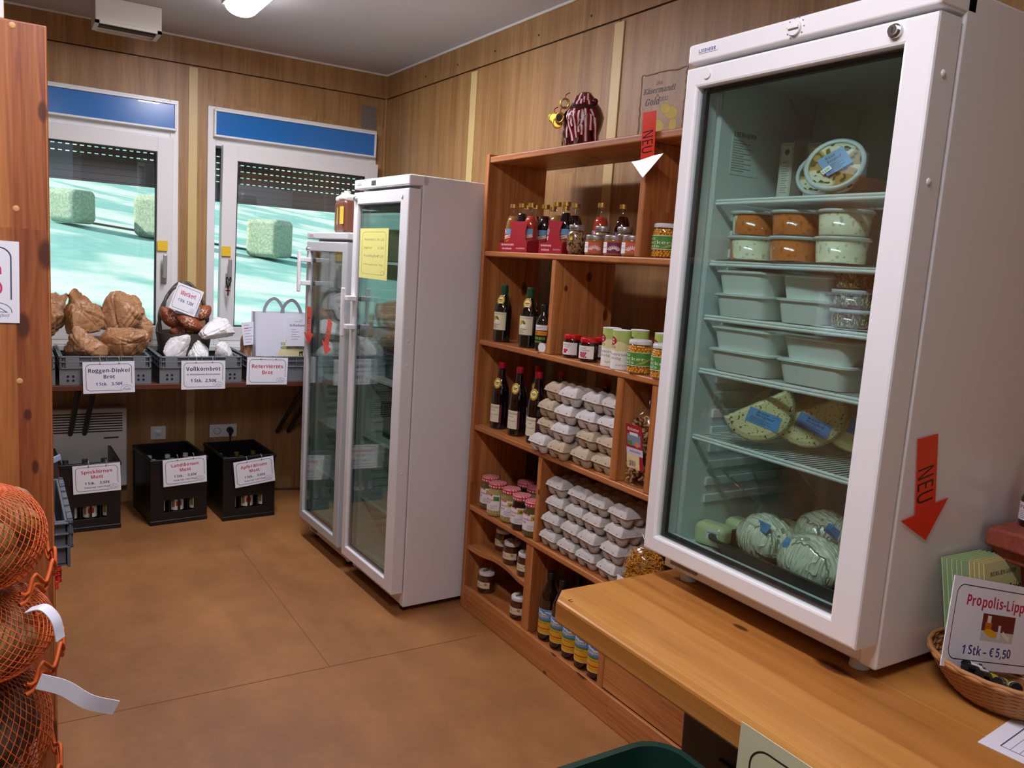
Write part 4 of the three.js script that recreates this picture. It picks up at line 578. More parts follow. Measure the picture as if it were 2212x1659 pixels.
{
  // medals draped over a dark red jug, on top of the shelf
  const t = thing('medal_jug', 'dark red jug hung with red and white ribbons and gold medals', 'jug', [-.105, Y.top, 2.112], .1);
  const rib = canvasTex(64, 16, (x, w, h) => { x.fillStyle = '#a30f22'; x.fillRect(0, 0, w, h); x.fillStyle = '#efe6e6'; x.fillRect(0, 5, w, 6); });
  obj('jug', lathe([[0, 0], [.052, .001], [.06, .01], [.058, .05], [.068, .085], [.074, .115], [.064, .145], [.044, .172], [.03, .19], [.02, .204], [0, .208]], 28), phys(0x3d0710, .12, { clearcoat: 1, clearcoatRoughness: .05 }), t);
  obj('knob', new THREE.SphereGeometry(.012, 14, 10).translate(.0, .168, .05), phys(0x5a0a14, .2), t);
  obj('dark_opening', lathe([[.0, .0], [.03, .0], [.034, .004], [.03, .008], [0, .006]], 24).rotateZ(Math.PI / 2).translate(-.05, .034, .006), std(0x6b4438, .5), t);
  const q = rng(21), red = std(0x8e0d1e, .3, { side: THREE.DoubleSide }), wht = std(0xefe4e2, .35, { side: THREE.DoubleSide });
  for (let k = 0; k < 20; k++) {
    const a = Math.PI + (q() - .5) * 2.6, y1 = .08 + q() * .1, tw = (q() - .5) * 1.4, rr = (y) => (y > .115 ? lerp(.074, .026, Math.pow((y - .115) / .085, .9)) : lerp(.058, .074, clamp(y / .115))), pts = [], n = 7;
    for (let i = 0; i <= n; i++) { const f = i / n, y = lerp(y1 + .05 < .2 ? y1 + .05 : .198, Math.max(.006, y1 - .09), f), r = rr(y) + .003, th = a + tw * f; pts.push([Math.cos(th) * r, y, Math.sin(th) * r]); }
    const cv = new THREE.CatmullRomCurve3(pts.map((p) => new THREE.Vector3(...p)));
    const sh = (w, o) => { const g = [], ix = []; for (let i = 0; i <= 20; i++) { const p = cv.getPoint(i / 20), tg = cv.getTangent(i / 20), nr = new THREE.Vector3(p.x, 0, p.z).normalize(), sd = nr.clone().cross(tg).normalize(), ld = o + .0015 * Math.sin(i * .8 + k); for (const q2 of [-1, 1]) g.push(p.x + sd.x * w * q2 + nr.x * ld, p.y + sd.y * w * q2, p.z + sd.z * w * q2 + nr.z * ld); if (i) { const z = 2 * i - 2; ix.push(z, z + 1, z + 2, z + 1, z + 3, z + 2); } } const bg = new THREE.BufferGeometry(); bg.setAttribute('position', new THREE.Float32BufferAttribute(g, 3)); bg.setIndex(ix); bg.computeVertexNormals(); return bg; };
    const r = obj('ribbon', sh(.0095, .002), red, t); obj('white_stripe', sh(.0034, .0027), wht, r);
  }
  [[-.074, .158, -.03, .5, 0xd8c9a0], [-.082, .112, -.078, .75, 0], [-.09, .106, -.034, .3, 0x1b1208], [-.082, .09, -.055, .9, 0]].forEach(([x, y, z, r, face]) => { const m = obj('medal', [new THREE.TorusGeometry(.0165, .0035, 8, 26), cyl(.016, .016, .004, 0, -.002, 0, 24).rotateX(Math.PI / 2)], gold, t); m.position.set(x, y, z); m.rotation.y = -Math.PI / 2 + r; if (face) obj('medal_face', cyl(.0125, .0125, .0056, 0, -.0028, 0, 22).rotateX(Math.PI / 2), std(face, .35), m); obj('hanger', tube([[0, .018, 0], [.001, .03, -.002], [.012, .04, -.012]], .002, 8, 5), std(0xa30f22, .4), m); });
  obj('tassel', [rod([-.066, .06, -.04], [-.064, .016, -.042], .003), rod([-.06, .06, -.046], [-.058, .012, -.046], .003), rod([-.068, .064, -.034], [-.07, .02, -.03], .0028)], std(0x7a5a2c, .5), t);
  // glass award plaque with broken edges
  const aw = thing('glass_plaque', 'upright glass award plaque with rough edges on top of the shelf', 'plaque', [-.1, Y.top, 2.53], .06), s = new THREE.Shape(), e = rng(8), N = 14, w = .205, h = .215; s.moveTo(-w / 2, 0); s.lineTo(w / 2, 0);
  for (let i = 1; i < N; i++) s.lineTo(w / 2 - e() * .006, i / N * h); for (let i = 0; i < 10; i++) s.lineTo(w / 2 - i / 10 * w, h - e() * .004); for (let i = N; i > 0; i--) s.lineTo(-w / 2 + e() * .006, i / N * h); s.closePath();
  const op = s.getPoints(1).map((p) => [-.005, p.y, p.x]); obj('rough_edge', tube([...op.slice(1), op[1]].slice(0, -1), .0028, 160, 5), new THREE.MeshPhysicalMaterial({ color: 0xb89a78, roughness: .15, transmission: .4, thickness: 0 }), aw); obj('glass', extrude(s, .01, .002).rotateY(-Math.PI / 2), new THREE.MeshPhysicalMaterial({ color: 0xffffff, roughness: .03, transmission: 1, thickness: 0, ior: 1.5 }), aw);
  const pt = canvasTex(512, 512, (x, W2, H2) => { x.clearRect(0, 0, W2, H2); x.fillStyle = '#3a2c1c'; x.textAlign = 'center'; x.font = 'italic 44px serif'; x.fillText('Das', 230, 90); x.font = 'italic bold 62px serif'; x.fillText('Käsermandl', 232, 152); x.font = 'italic 34px serif'; x.fillText('in', 220, 186); x.font = 'italic bold 76px serif'; x.fillText('Gold', 160, 246); x.font = 'italic 44px serif'; x.fillText('2012', 300, 224); x.fillStyle = 'rgba(206,178,70,.85)'; x.strokeStyle = '#a08a3c'; x.lineWidth = 4; for (const [a, b, c, d] of [[210, 420, 120, 60], [400, 330, 78, 50], [330, 290, 60, 40], [430, 430, 46, 52]]) { x.beginPath(); x.ellipse(a, b, c, d, .1, 0, 7); x.fill(); x.stroke(); } });
  const etched = obj('print', faceX(w * .94, h * .94, .0004), new THREE.MeshStandardMaterial({ map: pt, alphaMap: null, transparent: true, roughness: .6 }), aw); etched.position.set(-.0132, h / 2, 0);
}
// orange arrows lettered NEU (pointing down along -y of the shape)
T.neu = canvasTex(256, 640, (x, w, h) => { x.fillStyle = '#e2391c'; x.fillRect(0, 0, w, h); x.save(); x.translate(128, 0); x.rotate(Math.PI / 2); x.fillStyle = '#140c0c'; x.font = '118px sans-serif'; x.textBaseline = 'middle'; x.fillText('NEU', 176, 6, 290); x.restore(); });
const arrowMat = printed(T.neu, .22);
function arrow(label, pos, rot, s = 1, bend = 0) {
  const W = .145 * s, Hh = .205 * s, sh = new THREE.Shape([[-.031 * s, Hh], [.031 * s, Hh - .004 * s], [.031 * s, .066 * s], [W / 2, .066 * s], [.005 * s, 0], [-W / 2, .06 * s], [-.031 * s, .06 * s]].map((p) => new THREE.Vector2(...p)));
  const g = extrude(sh, .0008); const p = g.attributes.position; for (let i = 0; i < p.count; i++) { g.attributes.uv.setXY(i, p.getX(i) / W + .5, p.getY(i) / Hh); if (bend) p.setZ(i, p.getZ(i) + bend * Math.pow(Math.max(0, 1 - p.getY(i) / (.09 * s)), 2) * s); }
  g.computeVertexNormals(); const m = obj('paper_arrow', g, arrowMat); m.position.set(...pos); m.rotation.set(...rot); tag(m, label, 'arrow sign', 'orange paper arrows'); return m;
}
// ------------------------------------------------------------------ arrows
arrow('orange NEU arrow hanging from the top board of the pine shelf', [SX - .008, 1.815, 2.634], [0, -Math.PI / 2, .06], 1, .02);
arrow('orange NEU arrow stuck to the side of the large cheese fridge', [-.592, 1.098, 3.8695], [0, 0, .08], .93).rotation.z = .17;
arrow('upright orange NEU arrow on the shorter rear fridge door', [-.612, 1.052, .56], [0, -Math.PI / 2 + .0387, 0], .96);
arrow('slanting orange NEU arrow on the shorter rear fridge door', [-.603, 1.03, .79], [0, -Math.PI / 2 + .0387, -.32], .9);
// ------------------------------------------------------------------ printed price cards
const handwrite = (x, s, cx, y, size, col, o = {}) => { x.save(); x.textAlign = 'center'; x.font = `${o.bold ? 'bold ' : ''}${size}px ${o.font || 'sans-serif'}`; x.fillStyle = col; const ws = [...s].map((c) => x.measureText(c).width); let px = cx - ws.reduce((a, b) => a + b, 0) / 2; [...s].forEach((c, i) => { x.save(); x.translate(px + ws[i] / 2, y + Math.sin(i * 2.3) * size * .035); x.rotate(Math.sin(i * 1.7 + s.length) * .06); x.fillText(c, 0, 0); x.restore(); px += ws[i]; }); x.restore(); };
const RED = '#c22746', INK = '#24265c';
const price = (lines, o = {}) => canvasTex(512, o.h || 348, (x, w, h) => {
  x.fillStyle = '#eceef2'; x.fillRect(0, 0, w, h); x.strokeStyle = '#3c3f4c'; x.lineWidth = 5; x.beginPath(); x.roundRect(30, 28, w - 60, h - 56, 44); x.stroke();
  x.fillStyle = '#eceef2'; x.fillRect(w - 130, h - 100, 130, 100); x.strokeStyle = '#555a66'; x.lineWidth = 3; x.beginPath(); x.ellipse(w - 84, h - 46, 56, 40, 0, Math.PI * .95, Math.PI * 2.02); x.stroke(); x.beginPath(); x.moveTo(w - 118, h - 46); x.lineTo(w - 84, h - 72); x.lineTo(w - 46, h - 46); x.closePath(); x.stroke(); txt(x, 'Berginghof', w - 84, h - 26, 'italic 17px serif', '#444a58', 'center');
  lines.forEach(([s, y, size, col, bold]) => handwrite(x, s, w / 2, y, size, col, { bold }));
});
const cards = {
  roggen: price([['Roggen-Dinkel', 118, 60, '#3a4260', 1], ['Brot', 186, 56, '#3a4260', 1], ['1 Stk.   3.50€', 262, 46, '#2c3b8c', 1]]),
  vollkorn: price([['Vollkornbrot', 124, 66, '#333a4c', 1], ['m. Kürbiskernen & Leinsamen', 176, 27, '#333a4c', 1], ['1 Stk.  2.50€', 262, 54, '#23284e', 1]]),
  reserviert: price([['Reserviertes', 136, 66, RED, 1], ['Brot', 216, 66, RED, 1]]),
  weckerl: price([['Weckerl', 136, 78, RED, 1], ['1 Stk.  1.20€', 224, 54, INK, 1]]),
  speck: price([['Speckbirnen', 108, 56, RED, 1], ['Most', 172, 56, RED, 1], ['1 Stk.    3,50€', 244, 44, INK, 1], ['Preise inkl. 1,00 € Pfand', 290, 24, INK, 1]]),
  landl: price([['Landlbirnen', 108, 56, RED, 1], ['Most', 172, 56, RED, 1], ['1 Stk.    3,50€', 244, 44, INK, 1], ['Preise inkl. 1,00 € Pfand', 290, 24, INK, 1]]),
  apfel: price([['Apfel-Birnen', 108, 56, RED, 1], ['Most', 172, 56, RED, 1], ['1 Stk.    3,00€', 244, 44, INK, 1], ['Preise inkl. 1,00 € Pfand', 290, 24, INK, 1]]),
  post: price([['rote Paprika', 142, 66, '#d02a62', 1], ['(aus Folie, Bio)', 214, 56, '#d02a62', 1]]),
};
function card(tex, label, cx, cy, cz, w, h, rz = 0, ry = 0, rx = 0, wires = true) {
  const t = thing('price_card', label, 'price sign', [cx, cy, cz], 0, 'laminated price cards'); t.rotation.set(rx, ry, rz, 'YXZ');
  const b = obj('sheet', faceZ(w, h, .0016), printed(tex, .28), t);
  if (wires) for (const s of [-.17, .2]) { obj('punch_hole', cyl(.0028, .0028, .002, 0, 0, 0, 12).rotateX(Math.PI / 2).translate(s * w, h / 2 - .011, .0002), std(0x16161a, .6), t); obj('wire', tube([[s * w, h / 2 - .011, .001], [s * w + .002, h / 2 + .008, .004], [s * w - .001, h / 2 + .022, -.003], [s * w, h / 2 + .016, -.012]], .0012, 10, 5), std(0xc8ccd0, .4), t); }
  return t;
}
card(cards.roggen, 'white card lettered Roggen-Dinkel Brot hanging on the bread crate', -1.487, .826, .093, .237, .161, .018); card(cards.vollkorn, 'white card lettered Vollkornbrot hanging on the middle crate', -1.03, .832, .093, .225, .155, 0); card(cards.reserviert, 'white card lettered Reserviertes Brot on the right crate', -.69, .849, .093, .226, .152, -.02);
card(cards.weckerl, 'tilted white card lettered Weckerl standing in the roll basket', -1.076, 1.217, -.15, .142, .15, -.36, 0, -.1, false);
// ------------------------------------------------------------------ table along the window wall
const TT = .785;
{
  const t = thing('window_table', 'dark brown table top on struts along the window wall', 'table', [0, 0, 0]);
  obj('table_top', bx(-3.0, .16, TT - .028, TT, ZB + .01, .085, .003, 'x'), std(0x5a2c18, .5), t);
  for (const x of [-1.62, -.45]) obj('strut', [rod([x, TT - .03, .02], [x - .02, .38, ZB + .02], .014), rod([x + .07, TT - .03, .02], [x + .05, .38, ZB + .02], .014)], darkMetal, t);
}
function crate(name, label, cat, pos, turn, w, h, d, mat, group, o = {}) {
  const t = thing(name, label, cat, pos, turn, group), th = .006, r = o.rim || .06, inset = .012;
  const wi = w - 2 * inset, di = d - 2 * inset;
  obj('body', [bx(-wi / 2, wi / 2, 0, .006, -di / 2, di / 2), bx(-wi / 2, wi / 2, .002, h - .002, di / 2 - th, di / 2, .002), bx(-wi / 2, wi / 2, .002, h - .002, -di / 2, -di / 2 + th, .002), bx(-wi / 2, -wi / 2 + th, .002, h - .002, -di / 2, di / 2, .002), bx(wi / 2 - th, wi / 2, .002, h - .002, -di / 2, di / 2, .002), ...[-.38, -.13, .13, .38].flatMap((k) => [bx(k * w - .05, k * w + .05, 0, h - r, di / 2 - .002, di / 2 + .005, .002)])], mat, t);
  const ribs = [];
  for (const y of [h - .004, h - r * .48, h - r]) { ribs.push(bx(-w / 2, w / 2, y - .004, y, d / 2 - inset, d / 2, .0015), bx(-w / 2, w / 2, y - .004, y, -d / 2, -d / 2 + inset, .0015), bx(-w / 2, -w / 2 + inset, y - .004, y, -d / 2, d / 2, .0015), bx(w / 2 - inset, w / 2, y - .004, y, -d / 2, d / 2, .0015)); }
  for (let k = -.48; k <= .481; k += .16) { ribs.push(bx(k * w - .002, k * w + .002, h - r, h, d / 2 - inset, d / 2 - .001), bx(-w / 2 + .001, -w / 2 + inset, h - r, h, k * d - .002, k * d + .002), bx(w / 2 - inset, w / 2 - .001, h - r, h, k * d - .002, k * d + .002)); }
  for (const k of [-.36, .36]) ribs.push(bx(k * w - .03, k * w + .03, h - r, h, d / 2 - inset, d / 2 - .0005, .001));
  obj('rim', ribs, mat, t);
  if (o.holes) for (const k of [-.38, .38]) for (const [a, b] of [[-.012, .045], [.012, .045], [-.012, .024], [.012, .024]]) obj('hole', cyl(.006, .006, .001, 0, 0, 0, 12).rotateX(Math.PI / 2).translate(k * w + a, b, di / 2 + .0052), std(0x0c0c0c, .8), t);
  return t;
}
crate('bread_crate', 'grey plastic crate piled with brown bread bags', 'crate', [-1.497, TT, -.19], 0, .424, .148, .54, greyCrateMat, 'grey bread crates', { holes: true });
crate('bread_crate', 'grey plastic crate filled with white bread bags, in the middle', 'crate', [-1.036, TT, -.19], 0, .424, .146, .54, greyCrateMat, 'grey bread crates', { holes: true });
crate('bread_crate', 'grey plastic crate with the printed shopping bag, beside the fridge', 'crate', [-.59, TT, -.19], 0, .42, .146, .54, greyCrateMat, 'grey bread crates', { holes: true });
crate('bread_crate', 'grey plastic crate mostly hidden behind the pine rack', 'crate', [-1.935, TT, -.19], 0, .42, .148, .54, greyCrateMat, 'grey bread crates', { holes: true });
// crumpled paper bags: a soft block with folded planes and a rolled top
function paperBag(label, group, mat, pos, [w, h, d], seed, rot = [0, 0, 0], o = {}) {
  const q = rng(seed), t = thing(o.name || 'bread_bag', label, 'paper bag', pos, 0, group); t.rotation.set(...rot);
  const planes = Array.from({ length: 18 }, () => { const v = new THREE.Vector3(q() - .5, (q() - .5) * .9, q() - .5).normalize(); return [v, .55 + q() * .5]; });
  const creases = Array.from({ length: 16 }, () => [new THREE.Vector3(q() - .5, q() - .5, q() - .5).normalize(), q() * 1.2 - .6, .02 + q() * .04]);
  const geo = mergeVertices(new THREE.IcosahedronGeometry(1, 26).deleteAttribute('normal').deleteAttribute('uv')), p = geo.attributes.position, v = new THREE.Vector3();
  for (let i = 0; i < p.count; i++) {
    v.fromBufferAttribute(p, i); const dir = v.clone();
    const e = o.square || 3.2; const k = Math.pow(Math.abs(dir.x) ** e + Math.abs(dir.y) ** e + Math.abs(dir.z) ** e, -1 / e); v.multiplyScalar(k);
    for (const [n, c] of planes) { const s = v.dot(n); if (s > c) v.addScaledVector(n, -(s - c) * .8); }
    let r = 1; for (const [n, c, a] of creases) r -= a * Math.max(0, 1 - Math.abs(v.dot(n) - c) * 12);
    r += .02 * (vnoise(v.x * 5 + 20, v.y * 5 + v.z * 4 + 20, seed) - .5); v.multiplyScalar(r);
    // the upper part is gathered into a flat creased crest
    const c = sm(.3, .85, v.y) * (o.pinch ?? 1), crest = sm(.62, 1, v.y) * (o.pinch ?? 1);
    v.z = v.z * (1 - .72 * c) + (o.lean || 0) * crest + crest * .1 * Math.sin(v.x * 13 + seed); v.x *= 1 - .3 * c + .34 * crest; v.y += crest * (.24 + .09 * Math.sin(v.x * 9 + seed * 2));
    p.setXYZ(i, v.x * w / 2, (v.y + 1) * h / 2, v.z * d / 2);
  }
  geo.computeVertexNormals();
  obj('body', boxUV(toCreasedNormals(geo, .45), 'y'), mat, t);
  return t;
}
{
  const G = 'brown paper bread bags', b = (l, p, s, seed, r, o) => paperBag(l, G, kraftMat, p, s, seed, r, o);
  b('large brown bread bag at the top of the pile, nearest the middle of the window', [-1.402, 1.02, -.17], [.235, .265, .17], 3, [.02, .25, -.12], { lean: -.3 });
  b('brown bread bag at the upper left of the pile with open top', [-1.575, .985, -.16], [.22, .245, .17], 8, [.05, .2, .1], { lean: .2 });
  b('low brown bread bag at the front left of the pile', [-1.6, .885, -.02], [.23, .185, .14], 14, [0, .1, -.12], { pinch: .5 });
  b('wide brown bread bag at the front right of the pile', [-1.39, .88, -.02], [.24, .215, .14], 19, [0, -.08, .06], { pinch: .7 });
  b('brown bread bag peeking out from behind the pine rack', [-1.77, .97, -.2], [.2, .26, .17], 23, [0, 0, -.22]);
  b('brown bread bag lying on its side toward the roll basket', [-1.25, .94, -.26], [.11, .2, .12], 29, [0, .2, .3]);
  b('brown bread bag deep in the crate under the others', [-1.497, .795, -.3], [.34, .2, .2], 31, [0, 0, 0], { pinch: 0 });
  b('tall narrow brown bag with a paper slip beside the shopping bag', [-.742, .8, -.15], [.075, .3, .11], 37, [0, 0, 0], { square: 6, pinch: .25 });
  const slip = tag(obj('paper_slip', faceZ(.075, .13, .001), printed(canvasTex(128, 224, (x, w, h) => { x.fillStyle = '#e6e8ee'; x.fillRect(0, 0, w, h); x.fillStyle = '#8a90a6'; for (let k = 0; k < 7; k++) x.fillRect(20, 26 + k * 28, 50 + (k * 31) % 46, 5); x.fillStyle = '#c03050'; x.fillRect(20, 60, 40, 6); }), .6)), 'white order slip on the narrow brown bag', 'slip'); slip.position.set(-.748, 1.04, -.09); slip.rotation.set(0, 0, .12);
  const Wg = 'white paper bread bags', w = (l, p, s, seed, r, o) => paperBag(l, Wg, whiteBagMat, p, s, seed, r, { square: 6, pinch: .12, ...o });
  w('white bread bag lying at the left end of the middle crate', [-1.17, .86, -.02], [.17, .19, .13], 41, [0, .15, -.2]);
  w('white bread bag in the middle of the front row', [-1.025, .835, -.015], [.135, .175, .13], 43, [.06, 0, .08]);
  w('white bread bag at the right end of the front row', [-.9, .835, -.015], [.12, .17, .13], 47, [.04, .05, 0]);
  w('white bread bag lying slanted on top of the others', [-.935, 1.012, -.06], [.23, .115, .15], 53, [.15, .35, -.1]);
  // basket with rolls behind the white bags
  const bk = thing('roll_basket', 'dark basket with a twisted handle holding bread rolls', 'basket', [-1.068, TT + .01, -.27]);
  obj('bowl', [loft([rrRing(.2, .18, .08, 0, 6), rrRing(.25, .23, .09, .1, 6), rrRing(.29, .26, .1, .23, 6), rrRing(.28, .25, .1, .232, 6), rrRing(.24, .22, .09, .12, 6)])], std(0x4a4038, .7), bk);
  const arc = (ph) => { const a = []; for (let k = 0; k <= 40; k++) { const f = k / 40 * Math.PI, tw = k * .55 + ph; a.push([-Math.cos(f) * .132 + Math.cos(tw) * .009 * Math.cos(f), .22 + Math.sin(f) * .285 + Math.cos(tw) * .009 * Math.sin(f), Math.sin(tw) * .009]); } return tube(a, .009, 90, 7); };
  obj('handle', [arc(0), arc(Math.PI)], std(0x57524c, .45), bk);
  const crust = dataTex(256, 128, (u, v) => { const n = vnoise(u * 20, v * 10, 4, 20, 10), f = sm(.62, .78, vnoise(u * 9, v * 7, 8, 9, 7)) * sm(.5, .7, vnoise(u * 60, v * 40, 11, 60, 40)); return [lerp(lerp(128, 168, n), 226, f), lerp(lerp(62, 92, n), 200, f), lerp(lerp(34, 50, n), 176, f)]; });
  const roll = (l, p, r, s) => { const g = new THREE.SphereGeometry(1, 26, 18), q = g.attributes.position; for (let i = 0; i < q.count; i++) { const x = q.getX(i), k = 1 - .25 * x * x - .12 * Math.exp(-((q.getZ(i)) ** 2) * 30) * (q.getY(i) > 0 ? 1 : 0); q.setXYZ(i, x * s[0], q.getY(i) * s[1] * k, q.getZ(i) * s[2] * k); } g.computeVertexNormals(); const m = obj('bread_roll', g, std(0xffffff, .55, { map: crust })); m.position.set(...p); m.rotation.set(...r); tag(m, l, 'bread roll', 'rolls in the dark basket'); };
  roll('brown roll standing at the left of the roll basket', [-1.15, 1.11, -.23], [0, .3, -.9], [.075, .042, .045]); roll('floury roll lying in front in the basket', [-1.055, 1.09, -.175], [.2, -.2, -.5], [.08, .042, .045]); roll('floury roll at the back of the basket under the card', [-1.04, 1.135, -.29], [0, .3, .15], [.09, .04, .045]); roll('roll poking up at the right of the basket', [-.975, 1.14, -.23], [0, .2, .7], [.06, .04, .042]); roll('roll deep in the basket behind the white bags', [-1.08, 1.03, -.26], [0, .6, -.1], [.08, .045, .045]);
  const hol = tag(obj('card_holder', [bx(-.06, .06, 0, .06, -.002, .002, .001), bx(-.06, .06, 0, .004, -.02, .02)], new THREE.MeshPhysicalMaterial({ color: 0xdfe3e6, roughness: .25, transmission: .7, thickness: 0 })), 'clear plastic holder under the Weckerl card', 'card holder'); hol.position.set(-1.07, 1.13, -.17); hol.rotation.set(0, 0, -.2);
  // shopping bag
  const sb = thing('shopping_bag', 'white carrier bag with yellow print and grey handles', 'bag', [-.578, TT + .012, -.07], .01), sbT = canvasTex(512, 448, (x, W, Hh) => { x.fillStyle = '#dcdfe8'; x.fillRect(0, 0, W, Hh); x.fillStyle = '#e6d024'; const sh = [[300, 120], [336, 110], [345, 165], [400, 160], [420, 240], [470, 260], [450, 330], [240, 340], [200, 290], [262, 215]]; x.save(); x.beginPath(); sh.forEach(([a, b], i) => i ? x.lineTo(a, b) : x.moveTo(a, b)); x.clip(); for (let a = 0; a < 60; a++) for (let b = 0; b < 40; b++) { x.save(); x.translate(190 + a * 14 + (b % 2) * 7, 100 + b * 9); x.rotate(-.4); x.fillRect(-6, -2.6, 12, 5.2); x.restore(); } x.restore(); x.font = '38px serif'; x.fillStyle = '#2b2a26'; x.fillText('so schmeckt', 232, 222); x.font = 'bold 25px sans-serif'; x.fillText('NIEDERÖSTERREICH', 232, 248); x.fillStyle = '#131c4c'; x.save(); x.translate(438, 296); x.rotate(-.1); x.fillRect(-20, -30, 40, 62); x.fillStyle = '#f0dc2c'; x.font = 'bold 38px sans-serif'; x.fillText('N', -15, 10); x.restore(); });
  const bw = .31, bh = .37, gf = (z, flip) => { const g = new THREE.PlaneGeometry(bw, bh, 24, 24), p = g.attributes.position; for (let i = 0; i < p.count; i++) { const x = p.getX(i), y = p.getY(i); p.setXYZ(i, x * (1 - .05 * (.5 - y / bh)), y + bh / 2, z + .012 * Math.sin(x * 18 + y * 6) * (flip ? -1 : 1) * .5 + (1 - (2 * x / bw) ** 2) * .02 * (flip ? -1 : 1) * (1 - y / bh)); } g.computeVertexNormals(); return g; };
  obj('front_side', gf(.05, false), printed(sbT, .5, { side: THREE.DoubleSide }), sb); obj('back_side', gf(-.05, true), std(0xdcdfe8, .5, { side: THREE.DoubleSide }), sb);
  obj('gusset', [bx(-bw / 2 * .95, -bw / 2 * .95 + .002, 0, bh, -.05, .05), bx(bw / 2 * .95 - .002, bw / 2 * .95, 0, bh, -.05, .05)], std(0xd2d6e2, .5), sb);
  const hd = (z, x0, x1) => { const cv = new THREE.CatmullRomCurve3([[x0, bh - .05, z], [x0 + .005, bh + .02, z], [x0 + .03, bh + .062, z + .004], [(x0 + x1) / 2, bh + .075, z + .008], [x1 - .03, bh + .062, z + .004], [x1, bh + .01, z], [x1, bh - .04, z]].map((p) => new THREE.Vector3(...p))), s = new THREE.Shape([[-.001, -.009], [.001, -.009], [.001, .009], [-.001, .009]].map((p) => new THREE.Vector2(...p))); return new THREE.ExtrudeGeometry(s, { steps: 40, extrudePath: cv }); };
  obj('handle', hd(.055, -.01, .1), std(0x8d9096, .6), sb); obj('handle', hd(-.052, -.08, .03), std(0x9da0a4, .6), sb);
  const note = obj('order_note', faceZ(.125, .165, .001), printed(canvasTex(256, 340, (x, W, Hh) => { x.fillStyle = '#e3e5ee'; x.fillRect(0, 0, W, Hh); x.fillStyle = '#8a8fb0'; x.fillRect(150, 26, 40, 5); x.fillRect(90, 44, 90, 5); x.font = 'italic bold 40px serif'; x.fillStyle = '#3a3f78'; x.fillText('Schabasser', 30, 104); for (let k = 0; k < 5; k++) { x.fillStyle = '#777ca0'; x.fillRect(60, 140 + k * 28, 50 + (k * 37) % 60, 5); } }), .6), sb); note.position.set(.075, bh - .105, .084);
}
